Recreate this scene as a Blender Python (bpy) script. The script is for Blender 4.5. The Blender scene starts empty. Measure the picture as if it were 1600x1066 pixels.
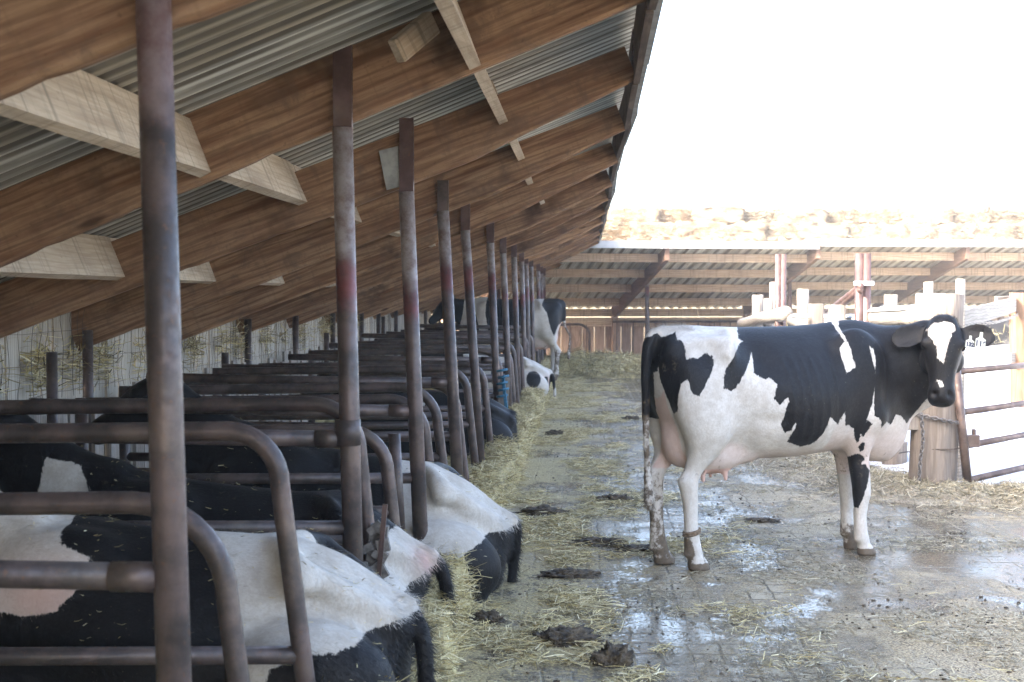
import bpy, bmesh, math, random
import numpy as np
from mathutils import Vector, Matrix, noise as mnoise

# ------------------------------------------------------------------ camera, sky, sun, exposure
SC = bpy.context.scene
COL = SC.collection
cam_d = bpy.data.cameras.new('camera'); cam = bpy.data.objects.new('camera', cam_d); COL.objects.link(cam)
cam_d.sensor_width = 36.0; cam_d.lens = 2243.0/1600*36; cam_d.clip_end = 3000; cam_d.clip_start = 0.05
cam.location = (0, 0, 1.65)
cam.rotation_euler = (math.radians(90-1.81), 0, math.radians(2.93))
cam_d.dof.use_dof = True; cam_d.dof.focus_distance = 9.0; cam_d.dof.aperture_fstop = 5.6
SC.camera = cam
SUN_EL, SUN_ROT = math.radians(31), math.radians(233)
W = bpy.data.worlds.new("World"); SC.world = W; W.use_nodes = True
_nt = W.node_tree; _bg = _nt.nodes['Background']
_sky = _nt.nodes.new('ShaderNodeTexSky'); _sky.sky_type = 'NISHITA'; _sky.sun_disc = False
_sky.sun_elevation = SUN_EL; _sky.sun_rotation = SUN_ROT; _sky.air_density = .8; _sky.dust_density = 5.0; _sky.ozone_density = .35
_nt.links.new(_sky.outputs[0], _bg.inputs[0]); _bg.inputs[1].default_value = 0.15
sun_d = bpy.data.lights.new('sun', 'SUN'); sun_d.energy = 2.0; sun_d.angle = math.radians(0.5); sun_d.color = (1.0, .95, .88)
sun = bpy.data.objects.new('sun', sun_d); COL.objects.link(sun)
_sd = Vector((math.sin(SUN_ROT)*math.cos(SUN_EL), math.cos(SUN_ROT)*math.cos(SUN_EL), math.sin(SUN_EL)))
sun.rotation_euler = _sd.to_track_quat('Z', 'Y').to_euler()
SC.view_settings.view_transform = 'Standard'; SC.view_settings.look = 'None'; SC.view_settings.gamma = 1
SC.view_settings.exposure = 3.38
SC.render.engine = 'CYCLES'
SC.cycles.max_bounces = 8; SC.cycles.diffuse_bounces = 5; SC.cycles.glossy_bounces = 3; SC.cycles.use_denoising = True

random.seed(7); RNG = np.random.default_rng(7)
R = math.radians
# pixel (1600x1066) -> world, used to measure positions once
_F = 2243.0; _yaw = R(2.93); _pit = R(-1.81)
_fw = Vector((-math.sin(_yaw)*math.cos(_pit), math.cos(_yaw)*math.cos(_pit), math.sin(_pit)))
_rt = Vector((math.cos(_yaw), math.sin(_yaw), 0)); _up = _rt.cross(_fw)
_C = Vector((0, 0, 1.65))
def at(x, y, Y):
    r = _fw + _rt*((x-800)/_F) + _up*((533-y)/_F); return _C + r*(Y/r.y)
def gnd(x, y, z=0.0):
    r = _fw + _rt*((x-800)/_F) + _up*((533-y)/_F); return _C + r*((z-1.65)/r.z)

# ------------------------------------------------------------------ object helpers
def tag(o, label=None, cat=None, group=None, kind=None):
    if label: o['label'] = label
    if cat: o['category'] = cat
    if group: o['group'] = group
    if kind: o['kind'] = kind
    return o
def empty(name, loc=(0, 0, 0), rz=0.0):
    o = bpy.data.objects.new(name, None); COL.objects.link(o); o.location = loc; o.rotation_euler = (0, 0, rz); o.empty_display_size = .1
    return o
def obj(name, bm, mat, parent=None, smooth=False, auto=None):
    me = bpy.data.meshes.new(name)
    if isinstance(bm, bpy.types.Mesh): me = bm
    else:
        bmesh.ops.recalc_face_normals(bm, faces=bm.faces[:]); bm.to_mesh(me); bm.free()
    if mat is not None and not me.materials:
        for m in (mat if isinstance(mat, (list, tuple)) else [mat]): me.materials.append(m)
    o = bpy.data.objects.new(name, me); COL.objects.link(o)
    if parent: o.parent = parent
    if smooth:
        me.polygons.foreach_set('use_smooth', [True]*len(me.polygons))
    return o
def npmesh(name, verts, faces_flat, nper, mat, parent=None, smooth=False):
    me = bpy.data.meshes.new(name); nv = len(verts); nf = len(faces_flat)//nper
    me.vertices.add(nv); me.vertices.foreach_set('co', np.asarray(verts, dtype=np.float32).ravel())
    me.loops.add(len(faces_flat)); me.loops.foreach_set('vertex_index', np.asarray(faces_flat, dtype=np.int32))
    me.polygons.add(nf); me.polygons.foreach_set('loop_start', np.arange(0, nf*nper, nper, dtype=np.int32))
    me.polygons.foreach_set('loop_total', np.full(nf, nper, dtype=np.int32))
    if smooth: me.polygons.foreach_set('use_smooth', np.ones(nf, dtype=bool))
    me.update(calc_edges=True); me.validate()
    me.materials.append(mat)
    o = bpy.data.objects.new(name, me); COL.objects.link(o)
    if parent: o.parent = parent
    return o
def dup(o, parent=None, loc=None):
    c = o.copy(); COL.objects.link(c)
    if parent: c.parent = parent
    if loc is not None: c.location = loc
    for ch in list(o.children): dup(ch, c)
    return c
def box(bm, c, s, rot=None):
    v = []
    for dx in (-.5, .5):
        for dy in (-.5, .5):
            for dz in (-.5, .5):
                p = Vector((dx*s[0], dy*s[1], dz*s[2]))
                if rot is not None: p = rot @ p
                v.append(bm.verts.new(p+Vector(c)))
    for f in ((0, 1, 3, 2), (4, 6, 7, 5), (0, 4, 5, 1), (2, 3, 7, 6), (0, 2, 6, 4), (1, 5, 7, 3)):
        bm.faces.new([v[i] for i in f])
    return v
def bbox(bm, c, s, rot=None, bev=.006):
    b = bmesh.new(); box(b, (0, 0, 0), s)
    bmesh.ops.bevel(b, geom=b.edges[:], offset=bev, segments=1, affect='EDGES')
    M = Matrix.Translation(Vector(c)) @ ((rot.to_4x4()) if rot is not None else Matrix())
    b.transform(M); t = bpy.data.meshes.new('t'); b.to_mesh(t); b.free(); bm.from_mesh(t); bpy.data.meshes.remove(t)
def loft(bm, rings, cap=True, closed=False):
    vr = [[bm.verts.new(p) for p in r] for r in rings]; n = len(vr[0])
    for a, b in zip(vr, vr[1:]):
        for i in range(n):
            j = (i+1) % n; bm.faces.new((a[i], a[j], b[j], b[i]))
    if cap:
        bm.faces.new(vr[0][::-1]); bm.faces.new(vr[-1])
    return vr
def sp(v, e): return math.copysign(abs(v)**(2.0/e), v)
def ell(c, U, V, n=20, e=2.0):
    c, U, V = Vector(c), Vector(U), Vector(V)
    return [c + U*sp(math.cos(2*math.pi*i/n), e) + V*sp(math.sin(2*math.pi*i/n), e) for i in range(n)]
def tube(bm, pts, r, n=12, cap=True):
    pts = [Vector(p) for p in pts]; rs = r if isinstance(r, (list, tuple)) else [r]*len(pts)
    t0 = (pts[1]-pts[0]).normalized()
    U = t0.orthogonal().normalized(); rings = []
    for i, p in enumerate(pts):
        t = (pts[min(i+1, len(pts)-1)]-pts[max(i-1, 0)]).normalized()
        U = (U - t*U.dot(t)).normalized(); V = t.cross(U)
        rings.append(ell(p, U*rs[i], V*rs[i], n))
    loft(bm, rings, cap)
def bez(p0, p1, p2, n=6):
    p0, p1, p2 = Vector(p0), Vector(p1), Vector(p2)
    return [p0*(1-t)**2 + p1*2*t*(1-t) + p2*t*t for t in [i/n for i in range(n+1)]]
def smooth_path(pts, n=5):
    P = [Vector(p) for p in pts]; P = [P[0]*2-P[1]]+P+[P[-1]*2-P[-2]]; out = []
    for i in range(1, len(P)-2):
        a, b, c, d = P[i-1:i+3]
        for k in range(n):
            t = k/n
            out.append(.5*((2*b)+(c-a)*t+(2*a-5*b+4*c-d)*t*t+(3*b-a-3*c+d)*t**3))
    out.append(P[-2]); return out
def nz(p, s=1.0): return mnoise.noise(Vector(p)*s)

# ------------------------------------------------------------------ node helpers
class Mat:
    def __init__(s, name):
        s.m = bpy.data.materials.new(name); s.m.use_nodes = True; s.nt = s.m.node_tree
        s.b = s.nt.nodes['Principled BSDF']; s.tc = s.nt.nodes.new('ShaderNodeTexCoord')
    def n(s, typ, ins=None, **kw):
        nd = s.nt.nodes.new('ShaderNode'+typ)
        for k, v in kw.items(): setattr(nd, k, v)
        for k, v in (ins or {}).items():
            s.set(nd.inputs[k], v)
        return nd
    def set(s, sock, v):
        if isinstance(v, bpy.types.NodeSocket): s.nt.links.new(v, sock)
        else: sock.default_value = v
    def P(s, **kw):
        nm = {'col': 'Base Color', 'rough': 'Roughness', 'metal': 'Metallic', 'normal': 'Normal', 'spec': 'Specular IOR Level', 'coat': 'Coat Weight'}
        for k, v in kw.items(): s.set(s.b.inputs[nm[k]], v if not (k == 'col' and isinstance(v, tuple)) else (*v[:3], 1))
    def obj(s): return s.tc.outputs['Object']
    def vec(s, v, sc): 
        return s.n('Mapping', {'Vector': v, 'Scale': sc}).outputs[0]
    def noise(s, scale, detail=4, rough=.55, vec=None, dist=0.0):
        return s.n('TexNoise', {'Vector': vec if vec is not None else s.obj(), 'Scale': scale, 'Detail': detail, 'Roughness': rough, 'Distortion': dist}).outputs[0]
    def ramp(s, f, a, b, lo=0.0, hi=1.0):
        return s.n('MapRange', {0: f, 1: a, 2: b, 3: lo, 4: hi}, interpolation_type='SMOOTHSTEP').outputs[0]
    def mix(s, f, a, b, blend='MIX'):
        nd = s.n('Mix', data_type='RGBA', blend_type=blend)
        for i, v in ((0, f), (6, a), (7, b)):
            s.set(nd.inputs[i], (*v[:3], 1) if isinstance(v, tuple) else v)
        return nd.outputs[2]
    def math(s, op, a, b=0.0, clamp=False):
        nd = s.n('Math', {0: a, 1: b}, operation=op, use_clamp=clamp); return nd.outputs[0]
    def sep(s, v): return s.n('SeparateXYZ', {0: v}).outputs
    def comb(s, x, y, z): return s.n('CombineXYZ', {0: x, 1: y, 2: z}).outputs[0]
    def attr(s, name): return s.n('Attribute', attribute_name=name).outputs['Fac']
    def rand(s): return s.n('ObjectInfo').outputs['Random']
    def bump(s, h, strength=.4, dist=.01, nrm=None):
        ins = {'Height': h, 'Strength': strength, 'Distance': dist}
        if nrm is not None: ins['Normal'] = nrm
        return s.n('Bump', ins).outputs[0]
    def shifted(s, k=37.0):
        r = s.rand(); off = s.math('MULTIPLY', r, k)
        return s.n('VectorMath', {0: s.obj(), 1: s.comb(off, off, off)}, operation='ADD').outputs[0]

def wood(name, c1, c2, dark=(.03, .02, .015), axis=0, saw=0.0, soot=.5, rough=.8, big=1.0, grainsc=1.0, rings=.5, knots=False):
    """grain runs along the local axis; saw > 0 adds the cross stripes of a rough saw cut"""
    m = Mat(name); v = m.shifted()
    sc = [22*grainsc]*3; sc[axis] = 1.6*grainsc
    w = m.vec(v, tuple(sc))
    g = m.noise(1.0, 6, .6, w, .6); g2 = m.noise(4.0, 3, .6, w, .3)
    big_n = m.noise(1.3*big, 4, .6, v)
    g3 = m.noise(1.0, 5, .7, m.vec(v, tuple(3.0*grainsc if i == axis else 75*grainsc for i in range(3))), .4)
    f = m.math('ADD', m.math('ADD', m.math('MULTIPLY', g, .5), m.math('MULTIPLY', g2, .2)), m.math('MULTIPLY', g3, .3))
    c = m.mix(m.ramp(f, .36, .64), c1, c2)
    c = m.mix(m.ramp(big_n, .52, .75, 0, soot), c, dark)
    # rings of a flat-sawn face: distorted bands that give the swirly dark grain lines
    wv = m.n('TexWave', {'Vector': m.vec(v, tuple(.9*grainsc if i == axis else 6.0*grainsc for i in range(3))), 'Scale': 1.7, 'Distortion': 5.0, 'Detail': 3.0, 'Detail Scale': 1.3}, wave_type='RINGS').outputs['Fac']
    c = m.mix(m.ramp(wv, .72, .98, 0, rings), c, tuple(x*.45 for x in c1))
    if knots:
        kv = m.n('TexVoronoi', {'Vector': m.vec(v, tuple(1.3 if i == axis else 4.5 for i in range(3))), 'Scale': 1.0}, feature='F1').outputs[0]
        c = m.mix(m.ramp(m.math('ADD', kv, m.math('MULTIPLY', g2, .06)), .07, .15, .85, 0), c, tuple(x*.28 for x in c1))
        c = m.mix(m.ramp(m.noise(5.5, 6, .72, v, .8), .50, .70, 0, .6), c, (.16, .115, .085))
    h = f
    if saw > 0:
        s3 = [1.5]*3; s3[axis] = 30.0
        sw = m.noise(1.0, 3, .6, m.vec(v, tuple(s3)), .5)
        c = m.mix(m.ramp(sw, .52, .70, 0, saw), c, tuple(x*.32 for x in c2))
        h = m.math('ADD', f, m.math('MULTIPLY', sw, saw))
    c = m.mix(m.math('MULTIPLY', m.rand(), .38), c, tuple(x*.45 for x in c1))
    spk = m.noise(38, 2, .6, v)
    c = m.mix(m.ramp(spk, .68, .76, 0, .35), c, dark)
    m.P(col=c, rough=rough, normal=m.bump(h, .45, .008), spec=.25)
    return m.m

M = {}
M['rafter'] = wood('rafter_wood', (.20, .10, .056), (.52, .34, .205), (.045, .03, .022), soot=.95, grainsc=.8, big=1.7, rings=.4, knots=True, saw=.25)
M['fascia'] = wood('fascia_wood', (.10, .075, .06), (.22, .17, .14), (.03, .022, .018), axis=1)
M['pale'] = wood('pale_sawn_wood', (.45, .35, .25), (.66, .56, .43), (.16, .10, .065), axis=1, saw=.75, soot=.4, rings=.2)
M['farwood'] = wood('far_shed_purlin_wood', (.42, .29, .20), (.64, .50, .37), (.2, .13, .09), axis=0, saw=.8, soot=.4)
M['farrafter'] = wood('far_shed_rafter_wood', (.15, .09, .065), (.26, .165, .12), (.07, .045, .035), axis=1)
M['wallwood'] = wood('grey_weathered_boards', (.42, .375, .31), (.64, .585, .50), (.2, .15, .11), axis=2, soot=.45, big=2)
M['picket'] = wood('grey_picket_boards', (.22, .19, .165), (.40, .36, .32), (.12, .09, .07), axis=2, soot=.4, big=2)
M['farwall'] = wood('brown_wall_boards', (.28, .185, .14), (.46, .33, .255), (.13, .085, .065), axis=2, soot=.4)
M['post'] = wood('weathered_post_wood', (.20, .165, .135), (.33, .28, .235), (.07, .05, .038), axis=2, soot=.6, big=1.5, rings=.3)
M['post2'] = wood('grey_post_wood', (.21, .18, .155), (.34, .305, .26), (.09, .07, .055), axis=2, soot=.4)
M['post_brown'] = wood('brown_post_wood', (.16, .09, .055), (.30, .19, .12), axis=2)
M['log'] = wood('fence_rail_wood', (.27, .235, .195), (.40, .36, .31), (.2, .15, .11), axis=1, soot=.3)

def pipe_mat(name, c1=(.052, .042, .040), c2=(.12, .088, .08), paint=False):
    m = Mat(name); v = m.shifted(11)
    n1 = m.noise(7, 5, .6, v); n2 = m.noise(45, 3, .6, v)
    c = m.mix(m.ramp(n1, .4, .65), c1, c2)
    c = m.mix(m.ramp(n2, .60, .72, 0, .6), c, (.16, .085, .05))
    mt = .35
    if paint:
        z = m.sep(m.n('NewGeometry').outputs['Position'])[2]
        z = m.math('SUBTRACT', z, m.ramp(m.sep(m.n('NewGeometry').outputs['Position'])[1], 3.4, 4.6, .30, 0))
        z = m.math('ADD', z, m.math('MULTIPLY', m.math('SUBTRACT', m.rand(), .5), .22))
        zz = m.math('ADD', z, m.math('MULTIPLY', m.math('SUBTRACT', m.noise(9, 4, .6, v), .5), .22))
        yy = m.sep(m.n('NewGeometry').outputs['Position'])[1]
        wht = m.mix(m.ramp(m.noise(14, 5, .7, v), .36, .72), (.37, .325, .30), (.19, .125, .105))
        wht = m.mix(m.ramp(yy, 3.5, 4.6, 1, 0), wht, m.mix(m.ramp(m.noise(11, 5, .7, v), .35, .65), (.17, .10, .095), (.25, .19, .185)))
        c = m.mix(m.ramp(zz, 1.72, 1.86), c, wht)
        red = m.math('MULTIPLY', m.math('MULTIPLY', m.ramp(zz, 1.54, 1.68), m.ramp(zz, 1.70, 1.84, 1, 0)), m.ramp(yy, 3.5, 4.6))
        c = m.mix(m.math('MULTIPLY', m.math('MULTIPLY', red, m.ramp(m.noise(17, 4, .7, v), .3, .6, .25, .8)), .7), c, (.24, .06, .055))
    dust = m.ramp(m.noise(5.0, 5, .65, v), .45, .72, 0, .42)
    c = m.mix(dust, c, (.19, .15, .115))
    m.P(col=c, rough=m.ramp(n2, .3, .7, .32, .6), metal=mt, normal=m.bump(n2, .25, .004))
    return m.m
M['pipe'] = pipe_mat('dark_steel_pipe')
M['pipe_paint'] = pipe_mat('post_pipe_paint', paint=True)
M['redsteel'] = pipe_mat('red_oxide_steel', (.085, .05, .046), (.145, .088, .08))
M['gatesteel'] = pipe_mat('rusty_gate_steel', (.085, .06, .052), (.15, .11, .095))

def plain(name, col, rough=.7, metal=0, nsc=20, var=.3, bump=.2, bd=.004):
    m = Mat(name); n1 = m.noise(nsc, 5, .6, m.shifted(13))
    m.P(col=m.mix(m.ramp(n1, .3, .7), tuple(x*(1-var) for x in col), tuple(min(1, x*(1+var)) for x in col)), rough=rough, metal=metal, normal=m.bump(n1, bump, bd))
    return m.m
M['galv'] = plain('galvanised_plate', (.30, .31, .30), .5, .5, 9, .3)
M['tagp'] = plain('ear_tag_plastic', (.42, .45, .40), .4, 0, 30, .05)
M['ink'] = plain('tag_ink', (.02, .025, .06), .5)
M['horn'] = plain('hoof_horn', (.10, .075, .055), .6)
M['rope'] = plain('blue_rope_fibre', (.03, .13, .21), .8, 0, 90, .4)
M['chain'] = plain('chain_steel', (.18, .17, .165), .4, .7, 60, .4)
M['wire'] = plain('rusty_wire', (.10, .075, .06), .6, .4, 60, .3)
M['eye'] = plain('eye', (.008, .006, .006), .08, 0, 5, .1, 0)
M['band'] = plain('leg_band', (.16, .115, .075), .9, 0, 60, .6)
M['manure'] = plain('manure', (.075, .056, .034), .75, 0, 22, .75, 1.0, .03)
M['bone'] = plain('concrete_lump', (.16, .145, .13), .9, 0, 25, .5, .6)

# snow
_m = Mat('snow'); _a = _m.noise(3, 6, .6); _b = _m.noise(40, 3, .6)
_m.P(col=_m.mix(_m.ramp(_a, .62, .74, 0, .45), (.52, .55, .60), (.38, .35, .31)), rough=.75, normal=_m.bump(_m.math('ADD', _a, _m.math('MULTIPLY', _b, .3)), .5, .05)); M['snow'] = _m.m

# straw (each strand takes its own tone from a per-strand attribute)
M['balestraw'] = None
def straw_mat(name, a, b, c):
    m = Mat(name); r = m.attr('tone')
    col = m.mix(m.ramp(r, 0, .55), a, b); col = m.mix(m.ramp(r, .55, 1), col, c)
    m.P(col=col, rough=.6, spec=.3); return m.m
M['balestraw'] = straw_mat('bale_straw', (.13, .105, .07), (.27, .23, .165), (.40, .36, .28))
M['straw'] = straw_mat('straw', (.15, .12, .06), (.56, .46, .22), (.74, .66, .42))
M['hay'] = straw_mat('hay', (.16, .14, .09), (.34, .30, .20), (.52, .47, .34))
M['hayfar'] = straw_mat('dry_hay', (.14, .12, .06), (.32, .27, .13), (.50, .44, .26))

def bank_mat(name, a, b, c):
    m = Mat(name)
    n1 = m.noise(9, 6, .65); n2 = m.n('TexVoronoi', {'Vector': m.vec(m.obj(), (60, 25, 60)), 'Scale': 1.0}, feature='F1').outputs[0]
    n3 = m.noise(1.2, 3, .5)
    col = m.mix(m.ramp(n1, .35, .65), a, b); col = m.mix(m.ramp(n2, .15, .55, .6, 0), col, c)
    col = m.mix(m.ramp(n3, .5, .66, 0, .7), col, tuple(x*.42 for x in a))
    m.P(col=col, rough=.85, normal=m.bump(m.math('ADD', n1, m.math('MULTIPLY', n2, .5)), .9, .03), spec=.15); return m.m
M['bank'] = bank_mat('straw_bank', (.27, .215, .105), (.52, .43, .21), (.66, .57, .33))
M['haybank'] = bank_mat('hay_bank', (.22, .19, .14), (.38, .34, .26), (.50, .45, .35))

def coat_mat(name, warm=0.0):
    m = Mat(name); v = m.obj()
    pat = m.attr('pat'); dirt = m.attr('dirt'); pink = m.attr('pink')
    jag = m.math('MULTIPLY', m.math('SUBTRACT', m.noise(28, 4, .62, m.vec(v, (1.3, 1, .55))), .5), .030)
    jag = m.math('ADD', jag, m.math('MULTIPLY', m.math('SUBTRACT', m.noise(160, 2, .5, m.vec(v, (1.2, 1.2, .35))), .5), .016))
    f = m.ramp(m.math('ADD', pat, jag), -.0035, .0035)
    fine = m.math('ADD', m.math('MULTIPLY', m.noise(230, 3, .6, m.vec(v, (.35, 1, .3))), .55), m.math('MULTIPLY', m.noise(75, 3, .65, m.vec(v, (.35, 1, .3))), .45)); med = m.noise(11, 4, .6, v)
    wht = m.mix(m.ramp(med, .35, .7), (.60, .575, .53), (.49, .455, .405))
    wht = m.mix(m.ramp(fine, .42, .62, 0, .55), wht, (.42, .375, .32))
    blk = m.mix(m.ramp(fine, .4, .7), (.0065, .0063, .007), (.015, .0145, .0155))
    c = m.mix(f, blk, wht)
    pk = m.math('MULTIPLY', pink, m.ramp(f, .2, .8, 0, 1))
    c = m.mix(pk, c, (.56, .36, .30))
    dn = m.ramp(m.math('ADD', dirt, m.math('MULTIPLY', m.math('SUBTRACT', m.noise(15, 6, .72, v), .5), 1.7)), .38, .62, 0, .95)
    c = m.mix(dn, c, m.mix(m.noise(40, 3, .6, v), (.03, .022, .015), (.20, .15, .10)))
    spk = m.n('TexVoronoi', {'Vector': m.vec(v, (120, 120, 120)), 'Scale': .35}, feature='F1').outputs[0]
    spk = m.math('MULTIPLY', m.ramp(spk, .03, .12, 1, 0), m.ramp(m.noise(3.2, 2, .5, v), .5, .62))
    c = m.mix(m.math('MULTIPLY', spk, .55), c, (.30, .26, .18))
    m.P(col=c, rough=m.ramp(f, 0, 1, .5, .75), normal=m.bump(m.math('ADD', fine, m.math('MULTIPLY', med, .6)), .5, .008), spec=.22)
    m.b.inputs['Sheen Weight'].default_value = .02; m.b.inputs['Sheen Roughness'].default_value = .4
    return m.m
M['coat'] = coat_mat('cow_coat')
# ------------------------------------------------------------------ ground
def ground_mat():
    m = Mat('wet_concrete_yard'); o = m.obj(); x, y, z = m.sep(o)
    big = m.noise(.55, 5, .6, m.vec(o, (1.0, .45, 1)), .4); mid = m.noise(2.3, 6, .65, m.vec(o, (1, .7, 1)), .5); fine = m.noise(30, 5, .7); crumb = m.noise(85, 3, .6)
    # grooves pressed in a grid
    wob = m.math('MULTIPLY', m.math('SUBTRACT', m.noise(6, 2, .5), .5), .05)
    def lines(c, step, off=0.0):
        t = m.math('FRACT', m.math('DIVIDE', m.math('ADD', m.math('ADD', c, wob), 50.0+off), step))
        return m.ramp(m.math('ABSOLUTE', m.math('SUBTRACT', t, .5)), .42, .475)
    gr = m.math('MAXIMUM', lines(x, .135), lines(y, .20))
    grm = m.math('MULTIPLY', gr, m.ramp(mid, .40, .58, 1, .05)); 
    base = m.mix(m.ramp(fine, .35, .7), (.37, .315, .22), (.56, .48, .34))
    base = m.mix(m.math('MULTIPLY', grm, .85), base, (.05, .042, .03))
    # manure film, straw film, dry crumbly litter to the right
    man = m.ramp(m.math('ADD', mid, m.math('MULTIPLY', m.math('SUBTRACT', fine, .5), .9)), .36, .53)
    nearright = m.math('MULTIPLY', m.ramp(x, .7, 2.0), m.ramp(y, 16, 10.5))
    man2 = m.math('MAXIMUM', man, m.math('MULTIPLY', nearright, m.ramp(m.math('ADD', m.math('MULTIPLY', fine, .6), m.math('MULTIPLY', mid, .4)), .34, .52, .25, 1.0)))
    mc = m.mix(m.ramp(crumb, .40, .60), (.115, .08, .038), (.46, .36, .19))
    mc = m.mix(nearright, mc, m.mix(m.ramp(crumb, .38, .60), (.13, .092, .048), (.58, .47, .285)))
    c = m.mix(man2, base, mc)
    st = m.math('ADD', m.ramp(x, -.45, 1.1, .46, -.08), m.math('MULTIPLY', m.math('SUBTRACT', m.noise(1.6, 4, .6), .5), 1.1))
    sf = m.ramp(m.math('ADD', st, m.math('MULTIPLY', m.math('SUBTRACT', fine, .5), .7)), .22, .5)
    c = m.mix(m.math('MULTIPLY', sf, .85), c, m.mix(m.ramp(crumb, .35, .65), (.21, .165, .08), (.56, .465, .23)))
    # standing water
    wet = m.math('ADD', big, m.math('MULTIPLY', m.math('SUBTRACT', mid, .5), .55))
    wet = m.math('SUBTRACT', wet, m.math('MULTIPLY', sf, .22))
    wet = m.math('SUBTRACT', wet, m.math('MULTIPLY', nearright, .045))
    wm = m.ramp(m.math('ADD', wet, m.math('MULTIPLY', m.math('SUBTRACT', crumb, .5), .34)), .39, .48)
    wm = m.math('MULTIPLY', wm, m.math('SUBTRACT', 1.0, m.math('MULTIPLY', grm, .85)))
    wm = m.math('MULTIPLY', wm, m.ramp(m.math('ADD', m.math('MULTIPLY', fine, .6), m.math('MULTIPLY', crumb, .4)), .53, .62, 1, .10))
    c = m.mix(m.math('MULTIPLY', m.ramp(wet, .42, .54), .45), c, (.075, .066, .05)); c = m.mix(m.math('MULTIPLY', wm, .45), c, (.03, .03, .03))
    h = m.math('ADD', m.math('MULTIPLY', fine, .5), m.math('MULTIPLY', crumb, .35))
    h = m.math('ADD', h, m.math('MULTIPLY', m.math('MAXIMUM', man2, sf), m.math('MULTIPLY', m.noise(22, 5, .7), 1.0)))
    h = m.math('SUBTRACT', h, m.math('MULTIPLY', grm, .8))
    h = m.math('MULTIPLY', h, m.ramp(wm, 0, 1, 1, .12))
    m.P(col=c, rough=m.ramp(wm, 0, 1, .62, .07), normal=m.bump(h, .75, .016), spec=m.ramp(wm, 0, 1, .35, .6))
    return m.m
M['yard'] = ground_mat()
_m = Mat('earth'); _a = _m.noise(.8, 6, .6); _m.P(col=_m.mix(_a, (.10, .085, .06), (.22, .19, .14)), rough=.9, normal=_m.bump(_m.noise(9, 5), .5, .03)); M['earth'] = _m.m
def sheet(name, x0, x1, y0, y1, nx, ny, zf, mat, label=None, kind='structure', smooth=True, parent=None):
    xs = np.linspace(x0, x1, nx+1); ys = np.linspace(y0, y1, ny+1)
    V = [(x, y, zf(x, y)) for y in ys for x in xs]
    Fc = []
    for j in range(ny):
        for i in range(nx):
            a = j*(nx+1)+i; Fc += [a, a+1, a+nx+2, a+nx+1]
    o = npmesh(name, V, Fc, 4, mat, parent, smooth)
    if kind: o['kind'] = kind
    if label: o['label'] = label
    return o
sheet('ground', -600, 600, -600, 1400, 4, 4, lambda x, y: -.05, M['earth'], 'bare earth around the yard', smooth=False)
def yard_z(x, y): return .006*nz((x*1.3, y*.9, 0)) + .004*nz((x*5, y*4, 3))
sheet('yard_floor', -.6, 9, 1, 34, 130, 260, yard_z, M['yard'], 'wet grooved concrete yard with manure and scattered straw')

# ------------------------------------------------------------------ near shed
SLOPE = .40; ANG = math.atan(SLOPE); XP = -.95
def zr(x): return 2.32 + SLOPE*(x+1.0)          # underside of the rafters
TH = .30                                        # rafter height measured vertically
shed = tag(empty('cattle_shed', (-2, 16, 0)), 'long open-fronted cattle shed with brown rafters over the pipe stalls', 'shed')
def sobj(name, bm, mat, **k):
    o = obj(name, bm, mat, None, **k)
    return o
def adopt(o, p):
    o.parent = p; o.location = Vector(o.location)-Vector(p.location); return o      # roots are never rotated
POST = [(3.3, (251, 376), (272, 1066)), (5.75, (535, 200), (553, 925)), (7.65, (635, 300), (658, 861)), (9.7, (692, 330), (716, 768)), (11.8, (727, 360), (752, 739)),
        (14.4, (766, 380), (780, 700)), (16.8, (786, 396), (797, 655)), (19.3, (803, 402), (811, 640)), (21.8, (815, 409), (821, 617)), (23.6, (822, 412), (827, 605)),
        (25.8, (830, 417), (834, 597)), (28.6, (841, 424), (843, 590)), (30.6, (846, 428), (848, 585)), (32.4, (850, 432), (851, 580))]
RY = [p[0]+.06 for p in POST]
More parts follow.
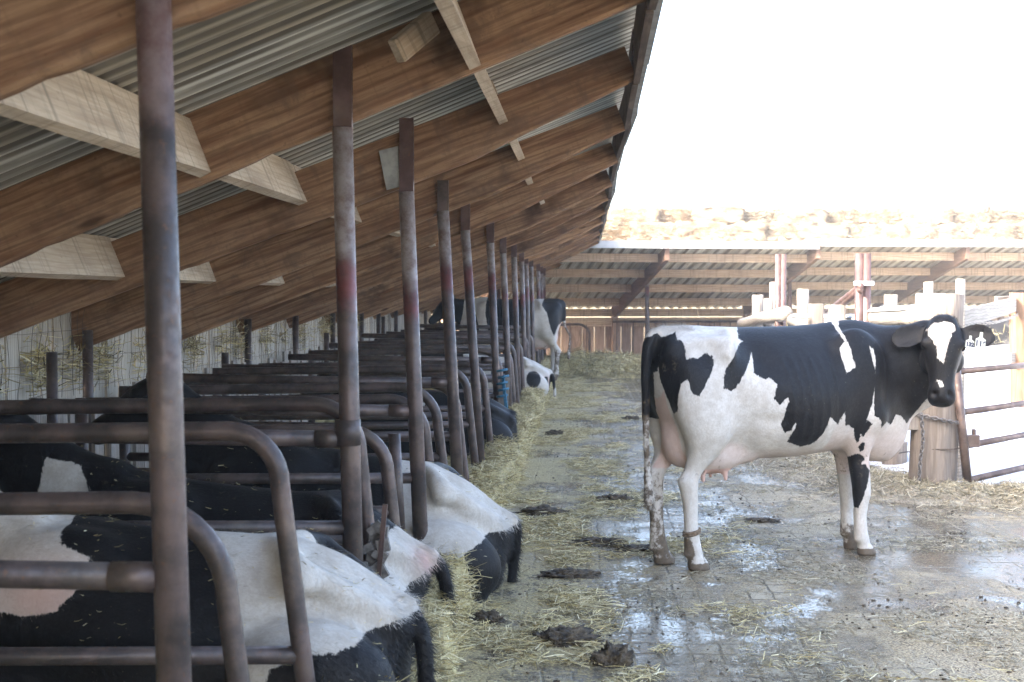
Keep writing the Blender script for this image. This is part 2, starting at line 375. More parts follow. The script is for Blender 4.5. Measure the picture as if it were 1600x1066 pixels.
# corrugated roof: real ribs running up the slope
def corrugated(name, x0, z0, x1, z1, y0, y1, per, amp, nsub=6, mat=None, slope_axis='x'):
    n = int((y1-y0)/per*nsub); ys = np.linspace(y0, y1, n+1)
    ph = (ys/per) % 1.0
    prof = amp*np.cos(2*np.pi*ph)
    V = []; k = 9
    for i in range(k+1):
        t = i/k; x = x0+(x1-x0)*t; z = z0+(z1-z0)*t
        for yv, p in zip(ys, prof):
            sag = .008*nz((x*.7, yv*.5, 1.7))
            V.append((x, yv, z+p+sag) if slope_axis == 'x' else (yv, x, z+p+sag))
    F_ = []
    for i in range(k):
        for j in range(n):
            a = i*(n+1)+j; F_ += [a, a+1, a+n+2, a+n+1]
    return npmesh(name, V, F_, 4, mat, None, True)
def roof_mat(name, axis, shift, PERIOD):
    m = Mat(name); o = m.obj(); c3 = m.sep(o); c = c3[axis]
    sid = m.math('FLOOR', m.math('DIVIDE', m.math('ADD', c, shift), .82))
    wn = m.n('TexWhiteNoise', {'W': sid}, noise_dimensions='1D').outputs['Value']
    base = m.mix(wn, (.58, .60, .57), (.76, .77, .72))
    base = m.mix(m.ramp(wn, .80, .82), base, (.46, .42, .34))
    sc = [4.0]*3; sc[axis] = 24.0; st = m.noise(1.0, 4, .6, m.vec(o, tuple(sc)))
    base = m.mix(m.ramp(st, .5, .72, 0, .5), base, (.17, .145, .12))
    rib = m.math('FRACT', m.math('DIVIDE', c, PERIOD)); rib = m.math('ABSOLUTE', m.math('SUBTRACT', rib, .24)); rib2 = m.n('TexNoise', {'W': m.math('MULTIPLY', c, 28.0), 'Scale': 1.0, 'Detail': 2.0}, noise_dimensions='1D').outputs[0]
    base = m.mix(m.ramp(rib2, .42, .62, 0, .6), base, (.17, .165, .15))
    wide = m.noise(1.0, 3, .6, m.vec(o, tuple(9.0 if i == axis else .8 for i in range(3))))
    base = m.mix(m.math('MULTIPLY', m.ramp(rib, .06, .14, 1, 0), m.ramp(wide, .3, .6, .5, 1.0)), base, (.15, .135, .115))      # rib shading painted as a dark stripe on each camera-facing flank
    base = m.mix(m.ramp(m.noise(2.2, 5, .6), .55, .8, 0, .5), base, (.30, .27, .22))
    m.P(col=base, rough=m.ramp(st, .3, .7, .38, .62), metal=.25); return m.m
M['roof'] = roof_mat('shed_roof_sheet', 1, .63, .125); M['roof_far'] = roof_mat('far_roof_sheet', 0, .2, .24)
def ztop(x): return zr(x)+TH+.018
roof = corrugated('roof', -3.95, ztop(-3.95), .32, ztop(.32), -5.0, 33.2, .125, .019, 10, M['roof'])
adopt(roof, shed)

def rafter_bm(seed, bend_=0.0):
    """a rough-sawn plank along local x, origin at the post line, lower edge waney"""
    bm = bmesh.new(); n = 60; x0, x1 = -2.72, 1.335; t = .055; rnd = random.Random(seed)
    rings = []
    for i in range(n+1):
        x = x0+(x1-x0)*i/n
        wob = .013*nz((x*1.1, seed*9.1, .3)) + .006*nz((x*4, seed*3.3, .7))
        if rnd.random() < .03: wob += .006
        b = -.0 + wob; h = TH*math.cos(ANG); sl = .004*nz((x*.8, seed*5., 5))
        c = .014; up = bend_*max(0, x-.36); b += up
        rings.append([Vector((x, -t/2+sl, b+c)), Vector((x, -t/2+c+sl, b)), Vector((x, t/2-.004+sl, b)), Vector((x, t/2+sl, b+.004)), Vector((x, t/2+sl, h)), Vector((x, -t/2+sl, h))])
    loft(bm, rings); return bm
raf = [obj('rafter', rafter_bm(s, .105 if s > 1 else 0), M['rafter'], None) for s in range(6)]
ROFF = [-.055, .015, -.093, -.13, -.16, -.155]
for k, y in enumerate(RY):
    o = raf[k] if k < 6 else dup(raf[2+(k*3+1) % 4])
    o.location = (XP, y, zr(XP)+(ROFF[k] if k < 6 else -.15+.012*math.sin(k*2.3))); o.rotation_euler = (0, -(ANG if k == 1 else math.atan(.37)), .004*math.sin(k*1.7))
    adopt(o, shed)
# purlin blocks between rafters, under the sheets
PUR = [(-.53, .245), (-1.62, .235), (-2.62, .235)]
ys = [1.35]+RY
for k in range(len(RY)):
    for j, (px, ph) in enumerate(PUR):
        if k == 0 and j == 0: continue
        bm = bmesh.new(); a, b = ys[k]+.027, ys[k+1]-.027; n = 10; ext = 0.0; th = .05
        rings = []
        for i in range(n+1):
            y = a+(b-a)*i/n-(a+b)/2
            w = .006*nz((y*2+k*7, j*5.1, 2))
            rings.append([Vector((-th/2, y, -ph+w)), Vector((th/2, y, -ph-w*.5)), Vector((th/2, y, 0)), Vector((-th/2, y, 0))])
        loft(bm, rings)
        o = obj('purlin', bm, M['pale'])
        o.location = (px+.012*math.sin(k*3+j), (a+b)/2, zr(px)+TH-.012-.012*0); o.rotation_euler = (0, -ANG+.03*math.sin(k*2+j), 0)
        adopt(o, shed)
# the short offcut nailed beside the first right-hand purlin
bm = bmesh.new(); bbox(bm, (0, 0, 0), (.05, .24, .095)); o = obj('offcut', bm, M['pale'])
q0, q1 = at(676, 34, 5.62), at(618, 82, 5.46); o.location = (q0+q1)/2; o.rotation_euler = (q1-q0).to_track_quat('Y', 'Z').to_euler(); adopt(o, shed)
# eave fascia in lengths, slightly out of line like the real one
for k in range(len(ys)-1):
    bm = bmesh.new(); a, b = ys[k]+.001, ys[k+1]-.001
    jx = .02*math.sin(k*2.1); jz = .012*math.sin(k*1.3+1)
    box(bm, (0, 0, 0), (.032, b-a, .30)); o = obj('fascia', bm, M['fascia'])
    bm = bmesh.new(); box(bm, (0, 0, 0), (.045, b-a-.004, .05)); e_ = obj('eave_trim', bm, M['galv']); e_.location = (XP+1.30*math.cos(ANG)+.055+jx*.4, (a+b)/2, zr(.22)+.10+jz); e_.rotation_euler = (0, 0, .012*math.sin(k*1.9)); adopt(e_, shed)
    o.location = (XP+1.30*math.cos(ANG)+.012+jx*.4, (a+b)/2, zr(.22)+.125+jz); o.rotation_euler = (0, 0, .012*math.sin(k*1.9)); adopt(o, shed)
# posts: steel channel bolted to the rafter, pipe below it
for k, (Y, pt, pb) in enumerate(POST):
    a = at(*pt, Y); b = at(*pb, Y)
    d = (b-a); lo = a+d*((a.z+.25)/(a.z-b.z)); 
    top = a.copy(); top.z = min(top.z, zr(XP)+(ROFF[k] if k < 6 else -.15)+.02)
    bm = bmesh.new(); r = .041 if k < 4 else .038
    if k == 0: top = a+(a-b)*(2.75-a.z)/(a.z-b.z)
    tube(bm, [top, top*.5+lo*.5, lo], r, 20); o = obj('post', bm, M['pipe_paint'], smooth=True); adopt(o, shed)
    bm = bmesh.new(); sk = .30 if k not in (3,) else .17
    box(bm, (top.x-.0, Y+.006, zr(XP)+sk/2-.02+(ROFF[k] if k < 6 else -.15)), (.062, .012, sk+.14)); 
    box(bm, (top.x-.034, Y+.014, zr(XP)+sk/2-.02+(ROFF[k] if k < 6 else -.15)), (.008, .03, sk+.14)); box(bm, (top.x+.034, Y+.014, zr(XP)+sk/2-.02+(ROFF[k] if k < 6 else -.15)), (.008, .03, sk+.14))
    if k == 0: bm.free(); continue
    o2 = obj('post_bracket', bm, M['redsteel'] if k != 3 else M['pipe']); adopt(o2, shed)
    if k == 1:
        bm = bmesh.new(); c = at(543, 656, Y); e = at(544, 696, Y); tube(bm, [c, e], r*1.28, 20); adopt(obj('sleeve', bm, M['pipe'], smooth=True), shed)
# galvanised gusset plate beside the third post
bm = bmesh.new(); q = [at(592, 236, 7.66), at(622, 228, 7.66), at(624, 292, 7.66), at(604, 297, 7.66)]
f = [bm.verts.new(v) for v in q]+[bm.verts.new(v+Vector((0, .012, 0))) for v in q]
bm.faces.new(f[:4]); bm.faces.new(f[4:][::-1])
for i in range(4): bm.faces.new((f[i], f[(i+1) % 4], f[4+(i+1) % 4], f[4+i]))
adopt(obj('gusset_plate', bm, M['galv']), shed)
# back wall: vertical boards of uneven width and height, narrow gaps
bm = bmesh.new(); y = -5.0; rnd = random.Random(3); XW = -3.56
while y < 33:
    w = rnd.uniform(.14, .26); top = zr(XW)+.27+rnd.uniform(-.02, .0)
    box(bm, (XW+rnd.uniform(-.012, .012), y+w/2, top/2), (.024, w-rnd.choice([.004, .006, .014]), top)); y += w
adopt(obj('back_wall', bm, M['wallwood']), shed)
# pickets in front of the wall
bm = bmesh.new(); y = 3.0
while y < 32:
    w = rnd.uniform(.09, .15); h = rnd.uniform(.86, 1.04)
    if rnd.random() < .15: y += w; continue
    box(bm, (-3.32+rnd.uniform(-.02, .02), y+w/2, h/2), (.025, w-.012, h)); y += w
adopt(obj('picket_row', bm, M['picket']), shed)
# end wall where the shed meets the far one
bm = bmesh.new(); x = -3.5
for k, Y in enumerate(RY):
    bm = bmesh.new(); tube(bm, [(-3.42, Y-.05, -.1), (-3.42, Y-.05, zr(-3.42)+.06)], .036, 12); adopt(obj('wall_post', bm, M['pipe'], smooth=True), shed)
    if k % 2 == 0 or k < 5:
        bm = bmesh.new(); tube(bm, [(-3.2, Y+.75, -.1), (-3.2, Y+.75, 1.22+.1*math.sin(k))], .033, 12); adopt(obj('stub_post', bm, M['pipe'], smooth=True), shed)
# hog wire with straw caught behind it
bm = bmesh.new(); y = 3.2
while y < 26:
    z0 = .98; pts = []
    for i in range(9):
        t = i/8; pts.append((-3.44+.02*nz((y*3, t*3, 2)), y+.035*nz((y*2.1, t*2.4, 8))+.02*math.sin(t*9+y*5), z0+t*.58))
    tube(bm, pts, .0017, 4); y += .15+.05*math.sin(y*9)
for z in (1.02, 1.22, 1.42):
    pts = [(-3.435, 3.2+i*.2, z+.03*nz((i*.35, z*5, 4))) for i in range(115)]
    tube(bm, pts, .0022, 4)
adopt(obj('wire_mesh', bm, M['wire']), shed)

# ------------------------------------------------------------------ kerb and straw bed
def bed_z(x, y):
    e = .12+.05*nz((x*1.5, y*1.1, 0))+.035*nz((x*6, y*5, 2))+.03*nz((x*14, y*11, 5))
    if x > -1.0: e += .17*min(1, (x+1.0)/.15)*(.75+.5*nz((x*3, y*2.2, 7)))
    edge = -.64+.07*nz((y*.9, 4, 0))+.03*nz((y*4, 1, 0))
    if x > edge: e -= min(1, (x-edge)/.05)*(e+.05)
    return max(e, -.05)+(.05 if -.95 < x < -.7 else 0)*max(0, nz((y*1.4, 0, 9))+.3)
o = sheet('straw_bed', -3.6, -.42, 1.5, 33, 150, 620, bed_z, M['bank'], 'trampled straw bedding over the kerb of the stalls', kind='stuff')
o['category'] = 'straw'
# ------------------------------------------------------------------ stall dividers
def bend(xf, zt, r, y, lean, xb=-3.0, sagk=0.0, zb=.0):
    pts = [(xb, y, zt-.03)]+[(xb+(xf-r-xb)*i/5, y+.012*nz((i, y, 1)), zt-.03+.03*i/5) for i in range(1, 5)]
    n = 9
    for i in range(n+1):
        a = math.pi/2*(1-i/n); pts.append((xf-r+r*math.cos(a), y, zt-r+r*math.sin(a)))
    pts += [(xf+lean*.5, y-.0, (zt-r)*.5), (xf+lean, y, zb)]
    return pts
DIV = [(3.95, -1.0, 1.07, .27, .10), (4.6, -.99, 1.21, .17, .13), (6.05, -.96, 1.19, .2, .10), (6.85, -.95, 1.0, .2, .09), (8.4, -.94, 1.04, .22, .09), (9.2, -.95, 1.06, .24, .10),
       (10.5, -.94, 1.0, .2, .09), (11.55, -.95, 1.06, .2, .09), (13.2, -.93, 1.02, .2, .08), (15.6, -.93, 1.05, .22, .06), (17.7, -.92, 1.0, .2, .06), (18.5, -.92, 1.06, .2, .06), (20.5, -.92, 1.03, .2, .05),
       (22.6, -.92, 1.05, .2, .05), (24.7, -.92, 1.03, .2, .05), (27.0, -.92, 1.05, .2, .05), (29.5, -.92, 1.05, .2, .05)]
near_txt = ['arched stall divider nearest the camera with a wide bend, partly behind the first post', 'tall arched stall divider crossing the white rump of the nearest lying cow',
            'arched stall divider just beyond the sleeved second post', 'low arched stall divider with a mud-caked foot between second and third post',
            'arched stall divider right behind the third post', 'arched stall divider second beyond the third post', 'arched stall divider between the fourth post and its taller neighbour',
            'tall arched stall divider in front of the fifth post', 'arched stall divider in front of the sixth post with the blue rope', 'arched stall divider just beyond the sixth post with the blue rope']
for k, (Y, xf, zt, r, lean) in enumerate(DIV):
    d = empty('stall_divider', (xf, Y, 0))
    lab = near_txt[k] if k < len(near_txt) else 'arched pipe stall divider far down the row near the standing black and white cow'
    tag(d, lab, 'stall divider', 'arched stall dividers along the straw kerb')
    bm = bmesh.new(); tube(bm, [Vector(p)-Vector((xf, Y, 0)) for p in bend(xf, zt, r, Y, lean)], .0325, 16); obj('loop_pipe', bm, M['pipe'], d, smooth=True)
    bm = bmesh.new(); zl = .25 if k == 0 else .47 if k == 1 else .60; tube(bm, [(-3.0-xf, 0, zl), (-2-xf, .005, zl-.01), (lean*.45, 0, zl+.01)], .03, 14); obj('lower_rail', bm, M['pipe'], d, smooth=True)
    bm = bmesh.new(); tube(bm, [(-3.0-xf, 0, -.05), (-3.0-xf, 0, zt+.0)], .036, 12); obj('rear_upright', bm, M['pipe'], d, smooth=True)
# straight rails welded to the posts
for k, (Y, pt, pb) in enumerate(POST[:12]):
    zt = [.99, 1.07, 1.03, 1.06, 1.02, 1.0][k] if k < 6 else 1.05+.03*math.sin(k*2)
    a = at(*pt, Y); b = at(*pb, Y); t = (a.z-zt)/(a.z-b.z); xx = (a+(b-a)*t).x
    d = empty('post_rail', (xx, Y, zt)); 
    tag(d, ['straight stall rail welded to the nearest post', 'straight stall rails on the sleeved second post', 'straight stall rails on the third post beside the galvanised plate', 'straight stall rails on the fourth post', 'straight stall rails on the fifth post', 'straight stall rails on the sixth post with the blue rope'][k] if k < 6 else 'straight stall rails on a thin post far down the row', 'stall rail', 'straight rails welded to the shed posts')
    bm = bmesh.new(); tube(bm, [(-2.1+.0, 0, .03), (-1.0, .0, .01), (-.03, 0, 0)], .0335, 16); 
    tube(bm, [(-.14, 0, 0.001), (-.035, 0, 0)], .0365, 16); obj('upper_rail', bm, M['pipe'], d, smooth=True)
    if k: bm = bmesh.new(); tube(bm, [(-2.1, 0, -.38), (0.0, 0, -.36)], .03, 14); obj('lower_rail', bm, M['pipe'], d, smooth=True)
# short pipe stub and the rusty plate at the foot of a divider
bm = bmesh.new(); a, b = at(616, 678, 7.0), at(626, 860, 7.0); tube(bm, [a, b], .03, 14); o = obj('stub_pipe', bm, M['pipe'], smooth=True); tag(o, 'short capped pipe stub standing between the second and third post', 'pipe')
bm = bmesh.new(); c = at(588, 868, 6.0); box(bm, c, (.075, .05, .26), Matrix.Rotation(.12, 3, 'Y')); 
for i in range(12): box(bm, c+Vector((random.uniform(-.07, .05), -.03+random.uniform(-.015, .0), random.uniform(-.13, .13))), (random.uniform(.03, .07), .03, random.uniform(.03, .07)), Matrix.Rotation(random.random()*3, 3, 'Y'))
o = obj('muddy_bracket', bm, M['bone']); tag(o, 'mud-caked steel bracket clamped on a divider foot above the pink tailhead', 'bracket')
bm = bmesh.new(); a, b = at(592, 788, 5.95), at(602, 900, 5.95); box(bm, (a+b)/2, (.02, .02, (a-b).length), Matrix.Rotation(.09, 3, 'Y')); o = obj('angle_iron', bm, M['redsteel']); tag(o, 'thin upright angle iron beside the mud-caked bracket', 'angle iron')
# blue rope tied to a plank at the sixth post
bm = bmesh.new(); rp = [at(785, 588, 14.2), at(788, 620, 14.15), at(793, 655, 14.1), at(800, 680, 14.05), at(806, 692, 13.95)]
for s in range(2): tube(bm, [p+Vector((.012*s, 0, .01*s)) for p in smooth_path(rp, 4)], .011, 6)
for i in range(5): 
    p = at(785+2*(i % 2), 580+i*10, 14.2); tube(bm, [p+Vector((-.05, -.04, 0)), p+Vector((.0, -.07, .01)), p+Vector((.05, -.03, .02))], .013, 6)
tag(obj('rope', bm, M['rope'], smooth=True), 'blue rope knotted round a post and hanging down by the black rump', 'rope')
bm = bmesh.new(); a, b = at(782, 590, 14.25), at(788, 705, 14.25); box(bm, (a+b)/2, (.10, .04, (a-b).length), Matrix.Rotation(.07, 3, 'Y')); tag(obj('plank', bm, M['post2']), 'upright weathered plank wired to the sixth post under the blue rope', 'plank')
# ------------------------------------------------------------------ cows
def body_ring(x, zt, zb, w, zw, y0=0.0, et=1.75, eb=2.2, n=28, wtop=None):
    out = []
    for i in range(n):
        a = 2*math.pi*i/n; c, s = math.cos(a), math.sin(a)
        e = et if s > 0 else eb
        out.append(Vector((x, y0+w*sp(c, e), zw+(zt-zw)*sp(s, e) if s > 0 else zw+(zw-zb)*sp(s, e))))
    return out
def ellipsoid(bm, c, r, rot=None):
    t = bmesh.new(); bmesh.ops.create_icosphere(t, subdivisions=3, radius=1.0)
    Mx = Matrix.Translation(Vector(c)) @ (rot.to_4x4() if rot is not None else Matrix()) @ Matrix.Diagonal((r[0], r[1], r[2], 1))
    t.transform(Mx); me = bpy.data.meshes.new('t'); t.to_mesh(me); t.free(); bm.from_mesh(me); bpy.data.meshes.remove(me)
def leg(bm, st, n=16):
    """st: (x, y, z, rx, ry) from top to bottom"""
    loft(bm, [ell((x, y, z), (rx, 0, 0), (0, ry, 0), n, 2.15) for x, y, z, rx, ry in st])
def remesh(bm, voxel, it=5, fac=.5):
    bmesh.ops.recalc_face_normals(bm, faces=bm.faces[:])
    me = bpy.data.meshes.new('tmp'); bm.to_mesh(me); bm.free()
    o = bpy.data.objects.new('tmp', me); COL.objects.link(o)
    r = o.modifiers.new('r', 'REMESH'); r.mode = 'VOXEL'; r.voxel_size = voxel; r.use_smooth_shade = True
    s = o.modifiers.new('s', 'SMOOTH'); s.factor = fac; s.iterations = it
    dg = bpy.context.evaluated_depsgraph_get(); dg.update()
    out = bpy.data.meshes.new_from_object(o.evaluated_get(dg)); bpy.data.objects.remove(o); bpy.data.meshes.remove(me)
    return out
def relax(me, weight, iters):
    """blend the joined masses into one another; weight per vertex 0..1"""
    co = coords(me).astype(np.float64); ne = len(me.edges); e = np.empty(ne*2, np.int32); me.edges.foreach_get('vertices', e); e = e.reshape(-1, 2)
    n = len(co); deg = np.bincount(e.ravel(), minlength=n)[:, None]; w = weight[:, None]*.5
    for it in range(iters):
        for f in (1.0,):
            acc = np.stack([np.bincount(e[:, 0], co[e[:, 1], k], n)+np.bincount(e[:, 1], co[e[:, 0], k], n) for k in range(3)], 1)
            co += w*f*(acc/np.maximum(deg, 1)-co)
    me.vertices.foreach_set('co', co.astype(np.float32).ravel()); me.update()
def coords(me):
    a = np.empty(len(me.vertices)*3, dtype=np.float32); me.vertices.foreach_get('co', a); return a.reshape(-1, 3)
def normals(me):
    a = np.empty(len(me.vertices)*3, dtype=np.float32); me.vertices.foreach_get('normal', a); return a.reshape(-1, 3)
def setattr_(me, name, arr):
    at_ = me.attributes.new(name, 'FLOAT', 'POINT'); at_.data.foreach_set('value', np.asarray(arr, dtype=np.float32))
def sdf(poly, px, pz):
    """signed distance, negative inside"""
    P = np.asarray(poly, float); d = np.full(len(px), 1e9); ins = np.zeros(len(px), bool)
    for (x0, z0), (x1, z1) in zip(P, np.roll(P, -1, axis=0)):
        ex, ez = x1-x0, z1-z0; L = ex*ex+ez*ez+1e-12
        t = np.clip(((px-x0)*ex+(pz-z0)*ez)/L, 0, 1)
        d = np.minimum(d, np.hypot(px-x0-ex*t, pz-z0-ez*t))
        cr = ((z0 > pz) != (z1 > pz)); 
        with np.errstate(divide='ignore', invalid='ignore'):
            xi = x0+(pz-z0)*ex/(ez if abs(ez) > 1e-12 else 1e-12)
        ins ^= cr & (px < xi)
    return np.where(ins, -d, d)
def sst(a, b, x):
    t = np.clip((x-a)/(b-a), 0, 1); return t*t*(3-2*t)

def fur(name, body, n, length, parent, seed=0, zmin=-9, region=None, curl=.35, wid=.0022):
    """short hairs: one thin triangle each, rooted on the body and carrying the body's coat attributes"""
    rng = np.random.default_rng(seed)
    co = coords(body); no = normals(body); att = {}
    for k in ('pat', 'dirt', 'pink'):
        a = np.empty(len(co), np.float32); body.attributes[k].data.foreach_get('value', a); att[k] = a
    idx = np.arange(len(co))
    if region is not None: idx = idx[region(co)]
    i = rng.choice(idx, n); p = co[i]; nn = no[i]
    lay = np.tile(np.array([-.75, 0, -.85]), (n, 1)) + rng.normal(0, .35, (n, 3))
    lay -= nn*np.sum(lay*nn, axis=1, keepdims=True); lay /= np.linalg.norm(lay, axis=1, keepdims=True)+1e-9
    d = nn*curl*rng.uniform(.5, 1.5, (n, 1))+lay; d /= np.linalg.norm(d, axis=1, keepdims=True)
    side = np.cross(d, nn); side /= np.linalg.norm(side, axis=1, keepdims=True)+1e-9
    jit = rng.normal(0, .004, (n, 3)); p = p+jit-nn*.002
    L = length*rng.uniform(.5, 1.3, (n, 1))
    V = np.empty((n*3, 3), np.float32); V[0::3] = p-side*wid/2; V[1::3] = p+side*wid/2; V[2::3] = p+d*L
    o = npmesh(name, V, np.arange(n*3), 3, M['coat'], parent, True)
    me = o.data
    for k in att: setattr_(me, k, np.repeat(att[k][i], 3))
    return o

BLACK = {
'rump':[(-0.882,1.404),(-0.785,1.431),(-0.767,1.387),(-0.736,1.379),(-0.704,1.328),(-0.700,1.274),(-0.641,1.285),(-0.623,1.277),(-0.565,1.311),(-0.519,1.294),(-0.505,1.247),(-0.519,1.201),(-0.564,1.116),(-0.609,1.059),(-0.654,1.072),(-0.677,1.142),(-0.686,1.154),(-0.726,1.135),(-0.748,1.074),(-0.761,0.966),(-0.792,0.948),(-0.841,1.046),(-0.899,1.170),(-0.912,1.278),(-0.904,1.362)],
'tail':[(-1.2,1.40),(-0.991,1.401),(-0.921,1.427),(-0.882,1.400),(-0.899,1.301),(-0.912,1.201),(-0.945,1.187),(-0.940,1.049),(-0.924,0.910),(-0.963,0.92),(-1.2,0.95)],
'spot':[(-0.346,1.417),(-0.299,1.413),(-0.252,1.377),(-0.243,1.321),(-0.252,1.266),(-0.298,1.172),(-0.353,1.095),(-0.390,1.081),(-0.431,1.105),(-0.438,1.167),(-0.418,1.222),(-0.372,1.276),(-0.327,1.362),(-0.308,1.373),(-0.341,1.393)],
'big':[(-0.352,1.428),(-0.284,1.362),(-0.240,1.303),(-0.234,1.262),(-0.224,1.187),(-0.145,1.144),(-0.116,1.160),(-0.056,1.117),(-0.079,1.034),(-0.035,0.991),(0.025,1.047),(0.029,1.014),(-0.028,0.873),(-0.004,0.822),(0.046,0.837),(0.082,0.878),(0.076,0.853),(0.017,0.762),(0.108,0.725),(0.199,0.738),(0.291,0.811),(0.331,0.911),(0.390,0.855),(0.439,0.942),(0.453,1.172),(0.400,1.322),(0.441,1.369),(0.336,1.497),(0.326,1.557),(-0.353,1.560)],
'mid':[(0.414,1.534),(0.404,1.457),(0.446,1.389),(0.478,1.337),(0.519,1.208),(0.448,1.167),(0.439,1.073),(0.440,0.945),(0.446,0.850),(0.483,0.845),(0.514,0.822),(0.525,0.762),(0.536,0.731),(0.562,0.751),(0.557,0.795),(0.588,0.776),(0.651,0.856),(0.598,0.836),(0.614,0.887),(0.655,0.981),(0.680,1.153),(0.642,1.275),(0.631,1.335),(0.730,1.532),(0.687,1.567)],
'neck':[(0.631,1.331),(0.657,1.322),(0.699,1.187),(0.681,1.067),(0.677,0.928),(0.720,0.866),(0.726,0.827),(0.801,0.872),(0.811,0.911),(0.855,0.896),(0.898,0.877),(0.942,0.828),(1.018,0.917),(1.105,1.011),(1.6,0.95),(1.6,1.65),(0.902,1.65),(0.623,1.567)],
's1':[(0.595,0.886),(0.655,0.851),(0.595,0.771),(0.580,0.763),(0.570,0.814)],
's2':[(0.530,0.782),(0.550,0.797),(0.567,0.772),(0.560,0.739),(0.540,0.728),(0.527,0.749)],
's3':[(0.555,0.698),(0.585,0.742),(0.606,0.725),(0.596,0.688),(0.566,0.669)],
'leg':[(0.470,0.627),(0.541,0.662),(0.596,0.643),(0.602,0.622),(0.582,0.590),(0.617,0.584),(0.648,0.541),(0.629,0.464),(0.599,0.382),(0.559,0.306),(0.534,0.308),(0.488,0.363),(0.470,0.471),(0.470,0.554)],
}
FAR6 = {'rump':[(-.9,1.55),(-.45,1.55),(-.40,1.35),(-.50,1.2),(-.56,.95),(-.62,.8),(-.70,1.0),(-.75,1.05),(-.9,1.1)], 'mid':[(-.1,1.6),(-.12,1.2),(-.05,.9),(.05,.85),(.3,.75),(.55,.8),(.62,1.2),(.6,1.6)], 'fore':[(.80,1.2),(.9,.9),(1.0,.75),(.72,.75),(.75,1.0)], 'neck':[(1.0,1.7),(1.05,1.2),(1.15,.8),(2.2,.5),(2.2,1.7)]}

def head_frame(poll, axis, front):
    a = Vector(axis).normalized(); n = Vector(front); n = (n-a*n.dot(a)).normalized(); s = a.cross(n)
    return Vector(poll), a, s, n      # s: lateral, n: out of the forehead
def add_head(bm, hf, k=1.0, ears=((1, .10), (-1, .10))):
    P, a, s, n = hf
    st = [(-.03, .05, .05, .0), (.0, .082, .085, -.0), (.06, .112, .115, -.005), (.13, .122, .125, -.01), (.19, .120, .128, -.015), (.26, .100, .120, -.022), (.33, .082, .100, -.025), (.40, .076, .082, -.022), (.455, .086, .076, -.018), (.50, .088, .070, -.020), (.535, .066, .050, -.028)]
    loft(bm, [ell(P+a*(t*k)+n*(o*k), s*(w*k), n*(d*k), 22, 2.5) for t, w, d, o in st])
    # brow ridges, jaw, muzzle pad
    for sg in (1, -1):
        ellipsoid(bm, P+a*.155*k+s*sg*.10*k+n*.055*k, (.045*k, .034*k, .034*k))
        ellipsoid(bm, P+a*.22*k+s*sg*.075*k-n*.09*k, (.075*k, .040*k, .085*k))
    ellipsoid(bm, P-a*.0*k+n*.01*k, (.085*k, .085*k, .055*k))
    for sg, droop in ears:
        base = P+a*.055*k+s*sg*.095*k-n*.03*k
        tip = base+s*sg*.235*k+a*droop*k+n*.02*k; d = (tip-base)
        rings = []
        for i, (t, w, th) in enumerate([(-.1, .030, .02), (.08, .042, .018), (.22, .066, .014), (.38, .082, .012), (.55, .087, .012), (.72, .080, .011), (.86, .062, .010), (.96, .036, .009), (1.0, .014, .008)]):
            ax = d.normalized(); up = (a - ax*a.dot(ax)).normalized(); fr = ax.cross(up)
            if fr.dot(n) < 0: fr = -fr
            ring = []
            for q in ell((0, 0, 0), (w*k, 0, 0), (0, th*k, 0), 14, 2.0):
                cup = (q.x/(w*k))**2*w*.42*k
                ring.append(base+d*t+up*q.x+fr*(q.y+cup))
            rings.append(ring)
        loft(bm, rings)
def head_coords(hf, co, k=1.0):
    P, a, s, n = hf; r = co-np.array(P, dtype=np.float32)
    return r@np.array(a)/k, r@np.array(s)/k, r@np.array(n)/k

